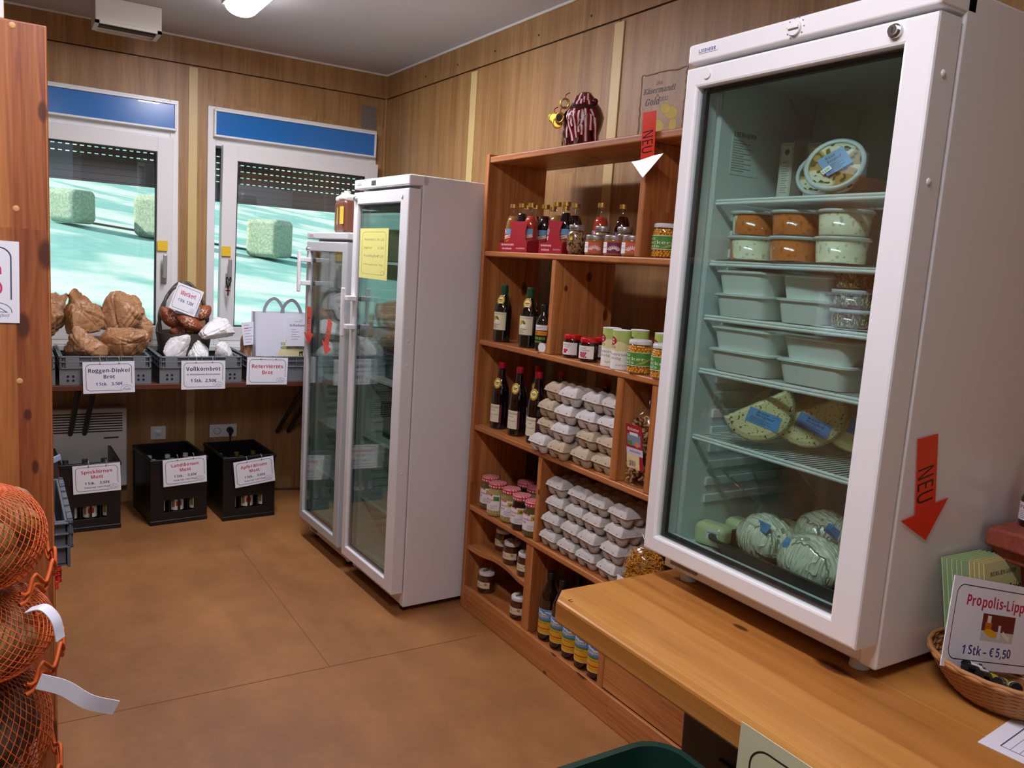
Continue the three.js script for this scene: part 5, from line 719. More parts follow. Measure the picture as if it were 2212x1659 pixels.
// ------------------------------------------------------------------ black cider crates on the floor
{
  const bottleProf = [[0, 0], [.034, .002], [.036, .01], [.036, .17], [.026, .22], [.014, .26], [.013, .3], [0, .301]];
  const silver = std(0xb8bab6, .3, { metalness: .9 }), whiteCap = std(0xbfc2bd, .4), brass = std(0xc9b45a, .3, { metalness: .9 });
  const labelT = canvasTex(256, 128, (x, w, h) => { x.fillStyle = '#d9d2c4'; x.fillRect(0, 0, w, h); x.fillStyle = '#b0242c'; x.fillRect(90, 40, 90, 50); x.fillStyle = '#8a7a3a'; x.fillRect(20, 20, 50, 80); });
  const black = (label, pos, turn, w, h, d, cap, capN, tex, cardTex, cardLabel, cardPos, cardRot) => {
    const t = thing('cider_crate', label, 'crate', pos, turn, 'black cider crates'), th = .009, win = [.065, .135];
    const wall = (w2, len) => { const s = roundRect(len, h, .012, -len / 2, 0), ho = new THREE.Path(); ho.moveTo(-len * .27, win[0]); ho.lineTo(-len * .27, win[1]); ho.lineTo(len * .27, win[1]); ho.lineTo(len * .27, win[0]); s.holes.push(ho); return extrude(s, th, .0015); };
    const solid = (len) => extrude(roundRect(len, h, .012, -len / 2, 0), th, .0015);
    obj('front_wall', [wall(0, w).translate(0, 0, d / 2 - th)], blackPlastic, t); obj('side_wall', [solid(d).rotateY(Math.PI / 2).translate(w / 2 - th, 0, 0)], blackPlastic, t); obj('side_wall', [solid(d).rotateY(Math.PI / 2).translate(-w / 2, 0, 0)], blackPlastic, t); obj('back_wall', [solid(w).translate(0, 0, -d / 2)], blackPlastic, t);
    obj('floor_tray', [bx(-w / 2 + .003, w / 2 - .003, .0, .02, -d / 2 + .003, d / 2 - .003, .006)], blackPlastic, t);
    obj('rim', [bx(-w / 2 - .006, w / 2 + .006, h - .022, h, d / 2 - .008, d / 2 + .007, .005), bx(-w / 2 - .006, w / 2 + .006, h - .022, h, -d / 2 - .007, -d / 2 + .008, .005), bx(-w / 2 - .006, -w / 2 + .008, h - .022, h, -d / 2, d / 2, .005), bx(w / 2 - .008, w / 2 + .006, h - .022, h, -d / 2, d / 2, .005), bx(-w / 2 - .004, w / 2 + .004, 0, .024, d / 2 - .006, d / 2 + .004, .004)], blackPlastic, t);
    obj('mullion', [bx(-.006, .006, win[0], win[1], d / 2 - th, d / 2), bx(-w * .27 - .004, w * .27 + .004, win[1], win[1] + .006, d / 2 - .002, d / 2 + .003)], blackPlastic, t);
    const grid = []; for (let k = 1; k < 3; k++) grid.push(bx(-w / 2 + k * w / 3 - .002, -w / 2 + k * w / 3 + .002, .02, h * .6, -d / 2 + th, d / 2 - th)); for (let k = 1; k < 4; k++) grid.push(bx(-w / 2 + th, w / 2 - th, .02, h * .6, -d / 2 + k * d / 4 - .002, -d / 2 + k * d / 4 + .002)); obj('partition', grid, blackPlastic, t);
    // bottles standing in the crate
    const cs = Math.cos(turn), sn = Math.sin(turn), rows = ['front', 'second', 'third'], cols = ['left', 'middle', 'right'];
    let proto = null;
    for (let r = 0; r < 3; r++) for (let c = 0; c < 3; c++) {
      const lx = (c - 1) * w / 3, lz = d / 2 - d / 8 - r * d / 4, p = [pos[0] + lx * cs + lz * sn, pos[1] + .021, pos[2] - lx * sn + lz * cs], lb = `${cols[c]} bottle of the ${rows[r]} row in the ${capN} crate`;
      if (proto) { copyOf(proto, lb, p, turn); continue; }
      proto = thing('cider_bottle', lb, 'bottle', p, turn, `bottles in the ${capN} crate`); obj('glass', lathe(bottleProf, 18), M.darkGlass, proto); obj('cap', cyl(.015, .0145, .02, 0, .288, 0, 16), cap, proto); obj('paper_label', new THREE.CylinderGeometry(.0366, .0366, .075, 20, 1, true, -1.2, 2.4).translate(0, .085, 0), printed(tex, .5), proto);
    }
    card(cardTex, cardLabel, ...cardPos, ...cardRot);
  };
  black('black cider crate half hidden by the pine rack, with Speckbirnen card', [-1.575, 0, -.185], .03, .28, .365, .4, silver, 'Speckbirnen', labelT, cards.speck, 'white card lettered Speckbirnen Most on the left black crate', [-1.541, .288, .04], [.222, .15, .03]);
  black('black cider crate in the middle with Landlbirnen card', [-1.155, 0, -.17], .09, .295, .365, .4, whiteCap, 'Landlbirnen', labelT, cards.landl, 'white card lettered Landlbirnen Most on the middle black crate', [-1.113, .298, .058], [.228, .15, .035, .09]);
  black('black cider crate on the right with Apfel-Birnen card', [-.785, 0, -.12], .06, .29, .365, .4, brass, 'Apfel-Birnen', labelT, cards.apfel, 'white card lettered Apfel-Birnen Most on the right black crate', [-.751, .276, .1], [.226, .148, .1, .06]);
}
// ------------------------------------------------------------------ wall heater and sockets
{
  const h = thing('wall_heater', 'white slotted convector heater on the wall under the table', 'heater', [-1.71, .12, ZB + .05]);
  obj('casing', bx(-.36, .36, 0, .46, -.048, .05, .012), std(0xd9dad4, .45), h); for (let k = 0; k < 8; k++) obj('slot', bx(-.33, .335, .325 + k * .0145, .3315 + k * .0145, .049, .0515), std(0x2a2a28, .7), h); obj('nameplate', bx(.24, .315, .285, .295, .0495, .0508), std(0x3a3a3c, .4), h);
  const s1 = thing('light_switch', 'square white wall switch above the middle black crate', 'switch', [-1.172, .404, ZB]); obj('plate', bx(-.042, .042, -.04, .04, 0, .009, .003), std(0xdfe0dc, .4), s1); obj('knob', new THREE.ConeGeometry(.03, .018, 4).rotateX(Math.PI / 2).rotateZ(Math.PI / 4).translate(0, 0, .016), std(0xe6e7e3, .35), s1);
  const s2 = thing('wall_socket', 'white double socket with a black plug above the right black crate', 'socket', [-.8, .398, ZB]); obj('plate', bx(-.081, .081, -.04, .04, 0, .009, .003), std(0xdfe0dc, .4), s2); obj('socket_ring', [new THREE.TorusGeometry(.02, .002, 8, 26).translate(-.036, 0, .0095), cyl(.0025, .0025, .001, 0, 0, 0, 8).rotateX(Math.PI / 2).translate(-.044, 0, .0095), cyl(.0025, .0025, .001, 0, 0, 0, 8).rotateX(Math.PI / 2).translate(-.028, 0, .0095), cyl(.0025, .0025, .001, 0, 0, 0, 8).rotateX(Math.PI / 2).translate(-.036, -.015, .0095)], std(0x9a9b98, .5), s2);
  const pl = thing('power_plug', 'black power plug with cable in the double socket', 'plug', [-.762, .402, ZB + .0095]); obj('body', [cyl(.02, .017, .03, 0, 0, 0, 20).rotateX(Math.PI / 2), bx(-.007, .007, -.034, -.01, .01, .026, .004)], gasketMat, pl); obj('cable', tube([[0, -.03, .018], [0, -.12, .02], [.02, -.25, .015], [.03, -.385, .02], [.2, -.39, .03], [.5, -.392, .1]], .004, 40, 6), gasketMat, pl);
}
// yellow price sheet on the tallest fridge, canister on the shorter one
{
  const yT = canvasTex(400, 560, (x, w, h) => { x.fillStyle = '#efe982'; x.fillRect(0, 0, w, h); x.strokeStyle = '#6e6a3a'; x.lineWidth = 3; x.beginPath(); x.roundRect(34, 40, w - 68, h - 90, 40); x.stroke(); x.fillStyle = '#6a663c'; const L = (s, p, y) => { txt(x, s, 60, y, '34px sans-serif', '#6a663c'); txt(x, p, w - 62, y, '32px sans-serif', '#6a663c', 'right'); }; L('Rohmilch 1 l', '€ 1,20', 136); L('Joghurt', '€ 1,00', 226); L('Fruchtjoghurt', '€ 1,20', 316); txt(x, 'Preise gelten inkl. Pfand', 60, 410, '26px sans-serif', '#9a5a3a'); x.beginPath(); x.arc(w - 70, h - 74, 22, 0, 7); x.stroke(); });
  const g = new THREE.PlaneGeometry(.315, .215, 16, 1), p = g.attributes.position; for (let i = 0; i < p.count; i++) p.setZ(i, .004 + .012 * (p.getX(i) / .315 + .5) ** 2);
  g.computeVertexNormals(); const g2 = g.clone().translate(0, 0, -.001); g2.index.array.reverse(); g2.computeVertexNormals();
  const m = obj('price_sheet', [g, g2], printed(yT, .35)); m.rotation.set(0, -Math.PI / 2 + .0387, 0); m.position.set(-.5745, 1.532, 1.312); tag(m, 'yellow price sheet stuck on the tallest fridge door', 'sheet');
  m.scale.set(1, 1, 1);
  const brown = phys(0x6b3f2a, .35), mk = (lbl, pos, k) => { const t = thing('sauce_canister', lbl, 'canister', pos, .04, 'brown canisters on the shorter fridge'); obj('canister_body', bx(-.055, .055, 0, .165, -.05, .05, .022), brown, t); obj('shoulder', [bx(-.053, .053, .155, .192, -.048, .048, .022), cyl(.016, .016, .02, -.02, .188, .0, 16)], std(0xcfcdc6, .4), t); obj('sticker', bx(-.0565, -.0548, .045, .13, .0, .045, .0005), std(0xd8b43a, .5), t); return t; };
  mk('brown plastic canister with pale top on the shorter fridge, left one', [-.43, 1.6235, .565]); mk('brown plastic canister with yellow sticker on the shorter fridge, right one', [-.46, 1.6235, .69]);
}
// ------------------------------------------------------------------ inside the large cheese fridge
const BFx = -.678;
{
  const S = { a: 1.6845, b: 1.5595, c: 1.4455, d: 1.3315, e: 1.1875, f: .944 };
  const blueT = canvasTex(256, 200, (x, w, h) => { x.fillStyle = '#4f93cf'; x.fillRect(0, 0, w, h); txt(x, 'Käse', 60, 50, 'italic bold 42px serif', '#14213c'); txt(x, 'Berghof', 60, 88, 'italic bold 36px serif', '#14213c'); x.fillStyle = '#1b2c52'; for (let k = 0; k < 5; k++) x.fillRect(24, 112 + k * 16, 130 + (k * 41) % 80, 5); x.strokeStyle = '#1b2c52'; x.lineWidth = 4; x.beginPath(); x.moveTo(190, 40); x.lineTo(216, 20); x.lineTo(244, 40); x.stroke(); });
  const blueM = printed(blueT, .5), rimM = new THREE.MeshPhysicalMaterial({ color: 0xe9efee, roughness: .25, transmission: .35, thickness: 0 });
  // liner information print
  const infoT = canvasTex(256, 300, (x, w, h) => { x.fillStyle = '#dde3e1'; x.fillRect(0, 0, w, h); txt(x, 'LIEBHERR', 8, 44, 'bold 44px sans-serif', '#6f7678'); x.fillStyle = '#8b9293'; for (let k = 0; k < 13; k++) x.fillRect(10, 66 + k * 17, 90 + (k * 67) % 130, 6); });
  const inf = obj('type_plate', faceZ(.085, .09, .0006), printed(infoT, .5)); inf.position.set(-.595, 1.785, 3.336 + .0386); tag(inf, 'printed type plate on the inner wall of the cheese fridge', 'label');
  // upper shelf: two slim cartons, two dressed tubs lying tilted, two screw-top jars
  const slimT = canvasTex(128, 512, (x, w, h) => { x.fillStyle = '#cfc9bd'; x.fillRect(0, 0, w, h); x.strokeStyle = '#7a7468'; x.lineWidth = 3; x.beginPath(); x.roundRect(12, 16, w - 24, h - 70, 24); x.stroke(); x.fillStyle = '#5a5470'; x.beginPath(); x.arc(64, 76, 24, 0, 7); x.fill(); x.fillStyle = '#8a8276'; for (let k = 0; k < 12; k++) x.fillRect(26, 190 + k * 20, 76 - (k * 17) % 30, 6); txt(x, 'BIO', 30, 170, '30px serif', '#6a6258'); x.fillStyle = '#5e9a4c'; x.fillRect(0, h - 40, 60, 40); });
  [[3.435, 'left of the two slim upright cartons in the cheese fridge'], [3.478, 'right of the two slim upright cartons in the cheese fridge']].forEach(([z, l], i) => { const m = obj('slim_carton', bx(-.02, .02, 0, .125, -.0155, .0155), printed(slimT, .5)); m.geometry = (() => { const g = new THREE.BoxGeometry(.04, .125, .031); const p = g.attributes.position; for (let k = 0; k < p.count; k++) g.attributes.uv.setXY(k, clamp(p.getZ(k) / .031 + .5), clamp(p.getY(k) / .125 + .5)); return g; })(); m.position.set(-.52 + i * .03, S.a + .0625, z); m.rotation.y = .1; tag(m, l, 'carton', 'slim cartons'); });
  const dressed = dataTex(256, 256, (u, v) => { const d = Math.hypot(u - .5, v - .5) * 2, n = vnoise(u * 12, v * 12, 6), m = vnoise(u * 30, v * 30, 7), k = sm(.35, .6, n); const h = sm(.62, .75, m); return [lerp(lerp(226, 176, k), 70, h), lerp(lerp(216, 140, k), 74, h), lerp(lerp(188, 84, k), 40, h)]; });
  const priceT = canvasTex(96, 48, (x, w, h) => { x.fillStyle = '#f2f2f0'; x.fillRect(0, 0, w, h); txt(x, '€ 2,50', 8, 34, 'bold 26px sans-serif', '#333'); });
  const tub = (l, pos, rot, r, h, lab = true) => { const t = thing('deli_tub', l, 'tub', pos, 0, 'round deli tubs'); t.rotation.set(...rot); obj('filling', [lathe([[0, 0], [r * .78, .001], [r * .82, .006], [r * .95, h - .004], [r * .9, h - .003], [0, h - .004]], 30)], phys(0xffffff, .15, { map: dressed, clearcoat: .8 }), t); obj('rim', lathe([[r * .94, h - .008], [r * 1.05, h - .006], [r * 1.06, h], [r * .96, h + .002], [r * .9, h - .001]], 34), rimM, t); if (lab) { const m = obj('blue_label', faceZ(r * .95, r * .85, .0008).rotateX(-Math.PI / 2), blueM, t); m.position.set(r * .08, h + .002, 0); m.rotation.y = -.9; const p = obj('price_sticker', faceZ(r * .36, r * .2, .0008).rotateX(-Math.PI / 2), printed(priceT, .5), t); p.position.set(-r * .3, h + .004, -r * .2); p.rotation.y = -.8; } return t; };
  tub('tilted round tub with blue label leaning in front on the top fridge shelf', [-.588, S.a + .042, 3.608], [.0, .35, 1.12], .052, .042); tub('tilted round tub with reddish filling behind the front one', [-.53, S.a + .038, 3.53], [.0, .45, 1.15], .046, .038);
  const jt = canvasTex(256, 128, (x, w, h) => { x.fillStyle = '#6a1c28'; x.fillRect(0, 0, w, h); x.fillStyle = '#d6d4d2'; x.fillRect(90, 22, 150, 90); x.fillStyle = '#8a8888'; for (let k = 0; k < 6; k++) x.fillRect(100, 34 + k * 12, 60 + (k * 37) % 60, 4); x.save(); x.translate(34, 108); x.rotate(-Math.PI / 2); txt(x, 'Speckhütte', 0, 0, '22px serif', '#efe2d8'); x.restore(); });
  const antT = dataTex(256, 256, (u, v) => { const n = vnoise(u * 9, v * 7, 16, 9, 7), m = vnoise(u * 26, v * 20, 17, 26, 20); return [lerp(150, 226, n), lerp(86, 188, n), lerp(36, 120, n)].map((c) => c * lerp(.75, 1.1, m)); });
  [[-.5, 3.72, 'antipasti jar with dark red lid, left one on the top fridge shelf'], [-.575, 3.768, 'antipasti jar with white label at the right edge of the top fridge shelf']].forEach(([x, z, l]) => { const t = thing('antipasti_jar', l, 'jar', [x, S.a, z], 0, 'antipasti jars'); obj('glass', lathe([[0, 0], [.044, .001], [.047, .008], [.047, .085], [.044, .094], [0, .095]], 28), phys(0xffffff, .08, { map: antT, clearcoat: 1, clearcoatRoughness: .03 }), t); obj('lid', lathe([[0, .108], [.044, .108], [.047, .105], [.047, .092], [.044, .092]].reverse(), 28), phys(0x55121c, .3), t); obj('paper_label', band(.0478, .03, .078, 2.0, .25), printed(jt, .5), t); });
  // second shelf: cups of spread, two high, and a tipped one
  const creamT = (orange) => dataTex(256, 128, (u, v) => { const n = vnoise(u * 14, v * 8, 5, 14, 8), c = vnoise(u * 40, v * 22, 6, 40, 22) > .8; const e = orange === 2 ? (u > .72 + .03 * Math.sin(v * 9) || u < .2 ? 1 : 0) : orange === 3 ? (u > .72 + .03 * Math.sin(v * 7) || u < .2 ? 0 : 1) : orange; const a = e ? [206, 112, 52] : [232, 228, 198]; return a.map((k) => k * lerp(.93, 1.04, n) * (c ? .82 : 1)); });
  const cm = [0, 1, 2, 3].map((k) => phys(0xffffff, .18, { map: creamT(k), clearcoat: .7, clearcoatRoughness: .1 }));
  const protoCup = {};
  const cup = (k, l, pos, turn = 0) => { if (protoCup[k]) return copyOf(protoCup[k], l, pos, turn); const t = thing('spread_cup', l, 'cup', pos, turn, 'round cups of spread'), r = .049, h = .048; protoCup[k] = t; const g = lathe([[0, 0], [r * .86, .001], [r * .89, .004], [r * .97, h - .005], [0, h - .004]], 36); obj('spread', g, cm[k], t); obj('rim_lid', lathe([[r * .96, h - .006], [r * 1.05, h - .005], [r * 1.06, h - .001], [r, h + .001], [0, h]], 36), rimM, t); return t; };
  const R = Math.PI / 2;
  cup(3, 'lower cup of two-coloured spread at the left of its fridge shelf', [-.612, S.b + .003, 3.437], R * 0); cup(2, 'upper cup of two-coloured spread at the left of its fridge shelf', [-.612, S.b + .0525, 3.437], 0); cup(1, 'lower cup of orange spread', [-.612, S.b + .003, 3.542]); cup(1, 'upper cup of orange spread', [-.612, S.b + .0525, 3.542], .7); cup(0, 'lower cup of pale cream spread', [-.608, S.b + .003, 3.647]); cup(0, 'upper cup of pale cream spread', [-.608, S.b + .0525, 3.647], .8);
  tub('tipped round tub showing its blue label, right of the cream cups', [-.585, S.b + .052, 3.752], [.5, 1.9, 1.0], .05, .044);
  cup(0, 'pale cup at the right end cut off by the door frame', [-.46, S.b + .004, 3.755], .4);
  const shelfPaper = (y, x0, x1, z0, z1, l) => { const g = new THREE.PlaneGeometry(x1 - x0, z1 - z0, 20, 30).rotateX(-Math.PI / 2), p = g.attributes.position; for (let i = 0; i < p.count; i++) { const z = p.getZ(i), x = p.getX(i); p.setY(i, .001 + .001 * (1 + Math.sin(z * 34)) * sm(0, -(x1 - x0) / 2, x)); } g.computeVertexNormals(); const g2 = g.clone().translate(0, -.0006, 0); g2.index.array.reverse(); g2.computeVertexNormals(); const m = obj('shelf_paper', [g, g2], paperWhite); m.position.set((x0 + x1) / 2, y, (z0 + z1) / 2); tag(m, l, 'paper', 'shelf papers in the cheese fridge'); };
  shelfPaper(S.b, BFx + .006, -.4, 3.39, 3.8, 'white paper lining under the spread cups'); shelfPaper(S.c, BFx + .012, -.4, 3.645, 3.815, 'white paper lining under the herb tubs');
  // rectangular tubs
  const tubM = phys(0xdfe3de, .3, { clearcoat: .2 }), film = filmMat;
  const tg = (w, d, h) => loft([rrRing(d * .84, w * .84, .018, 0, 4), rrRing(d * .86, w * .86, .02, .004, 4), rrRing(d * .95, w * .95, .022, h - .006, 4), rrRing(d * 1.02, w * 1.02, .022, h - .004, 4), rrRing(d * 1.02, w * 1.02, .022, h - .0015, 4), rrRing(d * .94, w * .94, .02, h - .001, 4)]);
  const sizes = { big: [.172, .15, .046], wide: [.148, .15, .047] }, gs = {}; for (const k in sizes) gs[k] = toCreasedNormals(tg(...sizes[k]), .7);
  const box = (k, l, x, y, z, turn = 0) => { const t = thing('plastic_tub', l, 'tub', [x, y, z], turn, 'sealed white plastic tubs'); obj('tub', gs[k], tubM, t); obj('film_lid', loft([rrRing(sizes[k][1] * 1.0, sizes[k][0] * 1.0, .02, sizes[k][2] - .001, 4), rrRing(sizes[k][1] * .96, sizes[k][0] * .96, .02, sizes[k][2] + .0004, 4)], { capStart: false }), tubM, t); return t; };
  box('wide', 'lower white tub at the left of the middle fridge shelf', -.592, S.c, 3.455, .03).scale.z = .93; box('wide', 'upper white tub at the left of the middle fridge shelf', -.59, S.c + .0475, 3.455, -.02).scale.z = .93; box('wide', 'lower white tub beside the herb tubs', -.57, S.c, 3.589, .06).scale.z = .79; box('wide', 'upper white tub beside the herb tubs', -.565, S.c + .0475, 3.589, .08).scale.z = .79;
  const herbT = dataTex(256, 128, (u, v) => { const n = vnoise(u * 110, v * 24, 3, 110, 24), m = vnoise(u * 200, v * 50, 5, 200, 50); const a = n > .66 ? [196, 184, 140] : n < .3 ? [44, 38, 26] : [104, 90, 62]; return a.map((c) => c * lerp(.7, 1.15, m)); });
  const herbM = phys(0xffffff, .16, { map: herbT, clearcoat: .7, clearcoatRoughness: .1 }); let hp = null;
  const herb = (l, pos) => { if (hp) return copyOf(hp, l, pos, pos[1] * 9 % 3); hp = thing('herb_tub', l, 'tub', pos, 0, 'round tubs of herb mix'); const r = .038, h = .0345; obj('herbs', lathe([[0, 0], [r * .9, .001], [r * .93, .004], [r * .97, h - .006], [0, h - .005]], 30), herbM, hp); obj('rim_lid', lathe([[r * .97, h - .008], [r * 1.09, h - .007], [r * 1.1, h - .001], [0, h]], 34), rimM, hp); return hp; };
  ['bottom', 'middle', 'top'].forEach((w, i) => { herb(`${w} herb tub of the stack beside the white tubs`, [-.615, S.c + .003 + i * .0352, 3.693]); herb(`${w} herb tub of the stack at the door frame`, [-.615, S.c + .003 + i * .0352, 3.777]); });
  box('big', 'lower white tub at the left on the fourth fridge shelf', -.592, S.d, 3.468, .02).scale.z = .94; box('big', 'upper white tub at the left on the fourth fridge shelf', -.59, S.d + .0465, 3.468, -.02).scale.z = .94; box('big', 'lower white tub in the middle of the fourth fridge shelf', -.58, S.d, 3.638, .02).scale.z = .94; box('big', 'upper white tub in the middle of the fourth fridge shelf', -.575, S.d + .0465, 3.64, -.02).scale.z = .94; box('big', 'lower white tub at the right of the fourth fridge shelf', -.5, S.d, 3.745, .02).position.set(-.42, S.d, 3.728); box('big', 'upper white tub at the right of the fourth fridge shelf', -.415, S.d + .0465, 3.728, .03);
  // halves of cheese wheels with herbs
  const chT = dataTex(512, 512, (u, v) => { const n = vnoise(u * 6, v * 6, 2, 6, 6), s = sm(.8, .86, vnoise(u * 70, v * 70, 4, 70, 70)); return [lerp(lerp(212, 228, n), 96, s), lerp(lerp(204, 216, n), 88, s), lerp(lerp(150, 166, n), 52, s)]; }); chT.repeat.set(5, 5);
  const chM = phys(0xffffff, .28, { map: chT, clearcoat: .5, clearcoatRoughness: .15 }), plainCh = phys(0xd9d29a, .28, { clearcoat: .5, clearcoatRoughness: .15 });
  const half = (l, pos, rot, r, th, mat, cut = 0) => { const s = new THREE.Shape(); s.absarc(0, 0, r, -.15 + cut, Math.PI + .05, false); s.closePath(); const t = thing('cheese_half', l, 'cheese', pos, 0, 'wrapped cheese pieces'); t.rotation.set(...rot, 'YXZ'); obj('cheese', boxUV(extrude(s, th, .012, 14), 'y', false), mat, t); const m = obj('blue_label', faceZ(.066, .03, .0008), blueM, t); m.position.set(.0, r * .42, th + .0125); m.rotation.z = rot[2] < -1 ? 2.3 : -.25; return t; };
  half('herb cheese half standing in front with a large blue label', [-.625, S.e + .083, 3.512], [-.14, -1.05, -2.55], .072, .022, chM); half('herb cheese half leaning behind the front one', [-.56, S.e + .083, 3.585], [-.12, -1.1, -2.6], .072, .022, chM); half('pale cheese half at the left of the cheese shelf', [-.5, S.e + .045, 3.475], [-1.0, -1.2, .2], .075, .024, plainCh); half('pale cheese half in the shade at the right of the cheese shelf', [-.5, S.e + .083, 3.66], [-.12, -1.15, -2.6], .072, .022, plainCh); half('pale cheese half at the far right behind the others', [-.44, S.e + .083, 3.725], [-.1, -1.1, -2.5], .072, .022, plainCh);
  // bags of curd and mozzarella in a dark tray at the bottom
  const tray = thing('dark_tray', 'low black tray under the curd bags in the fridge', 'tray', [-.5, S.f, 3.626]); obj('tray_shell', toCreasedNormals(loft([rrRing(.3, .34, .03, .0, 5), rrRing(.33, .37, .035, .034, 5), rrRing(.345, .385, .035, .034, 5), rrRing(.345, .385, .035, .03, 5), rrRing(.338, .378, .035, .028, 5), rrRing(.325, .365, .033, .033, 5), rrRing(.296, .336, .03, .004, 5)].reverse()), .6), std(0x1d2120, .4), tray);
  const crk = dataTex(256, 256, (u, v) => { const q = 255 * Math.pow(1 - Math.abs(vnoise(u * 22, v * 5, 71, 22, 5) * 2 - 1), 3) * .7 + 80 * vnoise(u * 60, v * 14, 72, 60, 14); return [q, q, q]; }, false); crk.repeat.set(9, 9); const curd = phys(0xefecd4, .25, { clearcoat: 1, clearcoatRoughness: .08, bumpMap: crk, bumpScale: .0035 });
  const bag = (l, pos, s, seed, tail, lab, mat = curd) => {
    const t = thing('curd_bag', l, 'bag', pos, 0, 'clear bags of white curd'), g = mergeVertices(new THREE.IcosahedronGeometry(1, 18).deleteAttribute('normal').deleteAttribute('uv')), p = g.attributes.position, q = rng(seed), c = Array.from({ length: 22 }, () => [new THREE.Vector3(q() - .5, (q() - .5) * .5, q() - .5).normalize(), q() * .8 - .4]);
    for (let i = 0; i < p.count; i++) { let x = p.getX(i), y = p.getY(i), z = p.getZ(i); let k = 1 + .1 * (vnoise(x * 2.2 + 20, y * 2.2 + z * 2 + 20, seed) - .5); for (const [n, o] of c) k -= .022 * Math.max(0, 1 - Math.abs(n.x * x + n.y * y + n.z * z - o) * 16) * (.4 + .6 * Math.max(0, y)); y = y < -.6 ? -.6 - (y + .6) * .1 : y; p.setXYZ(i, x * k * s[0], (y * k + .62) * s[1], z * k * s[2]); }
    g.computeVertexNormals(); obj('curd', boxUV(g), mat, t);
    if (tail) { const rr = []; for (const [r, y] of [[.5, .0], [.16, .2], [.1, .32], [.42, .7], [.62, 1.0]]) { const a = []; for (let i = 0; i < 20; i++) { const th = -i / 20 * 6.283, w = 1 + .22 * Math.sin(i * 2.6 + seed) * (y > .4 ? 1 : .3); a.push([Math.cos(th) * r * .055 * w + y * tail[0], y * .085, Math.sin(th) * r * .055 * w + y * tail[1]]); } rr.push(a); } const m = obj('bag_neck', loft(rr, { capStart: false, capEnd: false }), filmMat, t); m.position.set(0, s[1] * 1.5, 0); }
    if (lab) { const m = obj('blue_sticker', faceX(.04, .02, .0008), blueM, t); m.position.set(...lab[0]); m.rotation.set(...lab[1]); }
    return t;
  };
  const zf = S.f + .004;
  bag('white curd bag lying left of centre in the bottom of the fridge', [-.575, zf + .002, 3.525], [.06, .056, .066], 3, [-.03, -.07], [[-.04, .074, .02], [0, -.2, -.6]]);
  bag('white curd bag in the front centre with a blue sticker', [-.595, zf, 3.655], [.056, .056, .072], 5, null, [[-.038, .068, -.02], [.2, 0, -.7]]);
  bag('round curd ball bag at the right with twisted top', [-.48, zf + .026, 3.695], [.074, .07, .072], 7, [.0, .03], [[-.066, .066, -.03], [.5, .3, -.3]]);
  bag('curd bag behind the centre with an upright twisted top', [-.455, zf + .002, 3.575], [.064, .062, .062], 9, [0, -.04], null);
  bag('small curd bag at the front right corner', [-.59, zf, 3.765], [.052, .046, .044], 11, null, [[-.036, .054, .0], [0, 0, -.6]]);
  bag('curd bag stacked at the right behind the small one', [-.47, zf, 3.785], [.05, .06, .03], 13, null, null);
  const soft = phys(0xd2d8a6, .3, { clearcoat: .5 });
  const blk = (l, pos, rot) => { const t = thing('soft_cheese_block', l, 'cheese', pos, 0, 'wrapped soft cheese blocks'); t.rotation.set(...rot); obj('cheese', new RoundedBoxGeometry(.05, .05, .075, 5, .016).translate(0, .025, 0), soft, t); const m = obj('price_sticker', faceX(.03, .022, .0008), printed(canvasTex(96, 72, (x, w, h) => { x.fillStyle = '#efefec'; x.fillRect(0, 0, w, h); txt(x, 'Schafkäse', 6, 28, 'bold 17px sans-serif', '#222'); txt(x, '€ 4,90', 20, 56, 'bold 20px sans-serif', '#222'); }), .5), t); m.position.set(-.0255, .03, .012); };
  blk('pale green soft cheese block at the front left corner', [-.622, S.f, 3.42], [0, .25, 0]); blk('soft cheese block upright behind the left one', [-.535, S.f, 3.425], [0, .1, 0]); blk('soft cheese block behind the curd bags', [-.44, S.f, 3.48], [0, .1, 0]);
}
// dark crates in the tallest fridge, bottles in the shorter one
{
  const gm = std(0x1c3326, .5);
  crate('fridge_crate', 'dark green crate on a middle shelf of the tallest fridge', 'crate', [-.27, .6905 + .003, 1.32], .04 + Math.PI / 2, .38, .16, .34, gm, 'dark crates in the tallest fridge');
  crate('fridge_crate', 'dark green crate on an upper shelf of the tallest fridge', 'crate', [-.27, .9705 + .003, 1.32], .04 + Math.PI / 2, .38, .14, .34, gm, 'dark crates in the tallest fridge');
  const jp = [[0, 0], [.03, .001], [.032, .006], [.032, .1], [.028, .112], [0, .113]], jm = phys(0xd8d4c8, .15, { clearcoat: .8 });
  let p0 = null; [[.8865 + .003, .72], [.8865 + .003, .82], [1.1265 + .003, .74], [1.1265 + .003, .84], [.6465 + .003, .75]].forEach(([y, z], i) => { const l = ['left yoghurt jar on the third shelf of the shorter fridge', 'right yoghurt jar on the third shelf of the shorter fridge', 'left yoghurt jar on the fourth shelf of the shorter fridge', 'right yoghurt jar on the fourth shelf of the shorter fridge', 'yoghurt jar on the second shelf of the shorter fridge'][i]; if (p0) { copyOf(p0, l, [-.32, y, z]); return; } p0 = thing('yoghurt_jar', l, 'jar', [-.32, y, z], 0, 'yoghurt jars in the shorter fridge'); obj('glass', lathe(jp, 20), jm, p0); obj('lid', cyl(.03, .03, .012, 0, .112, 0, 20), M.redLid, p0); });
}
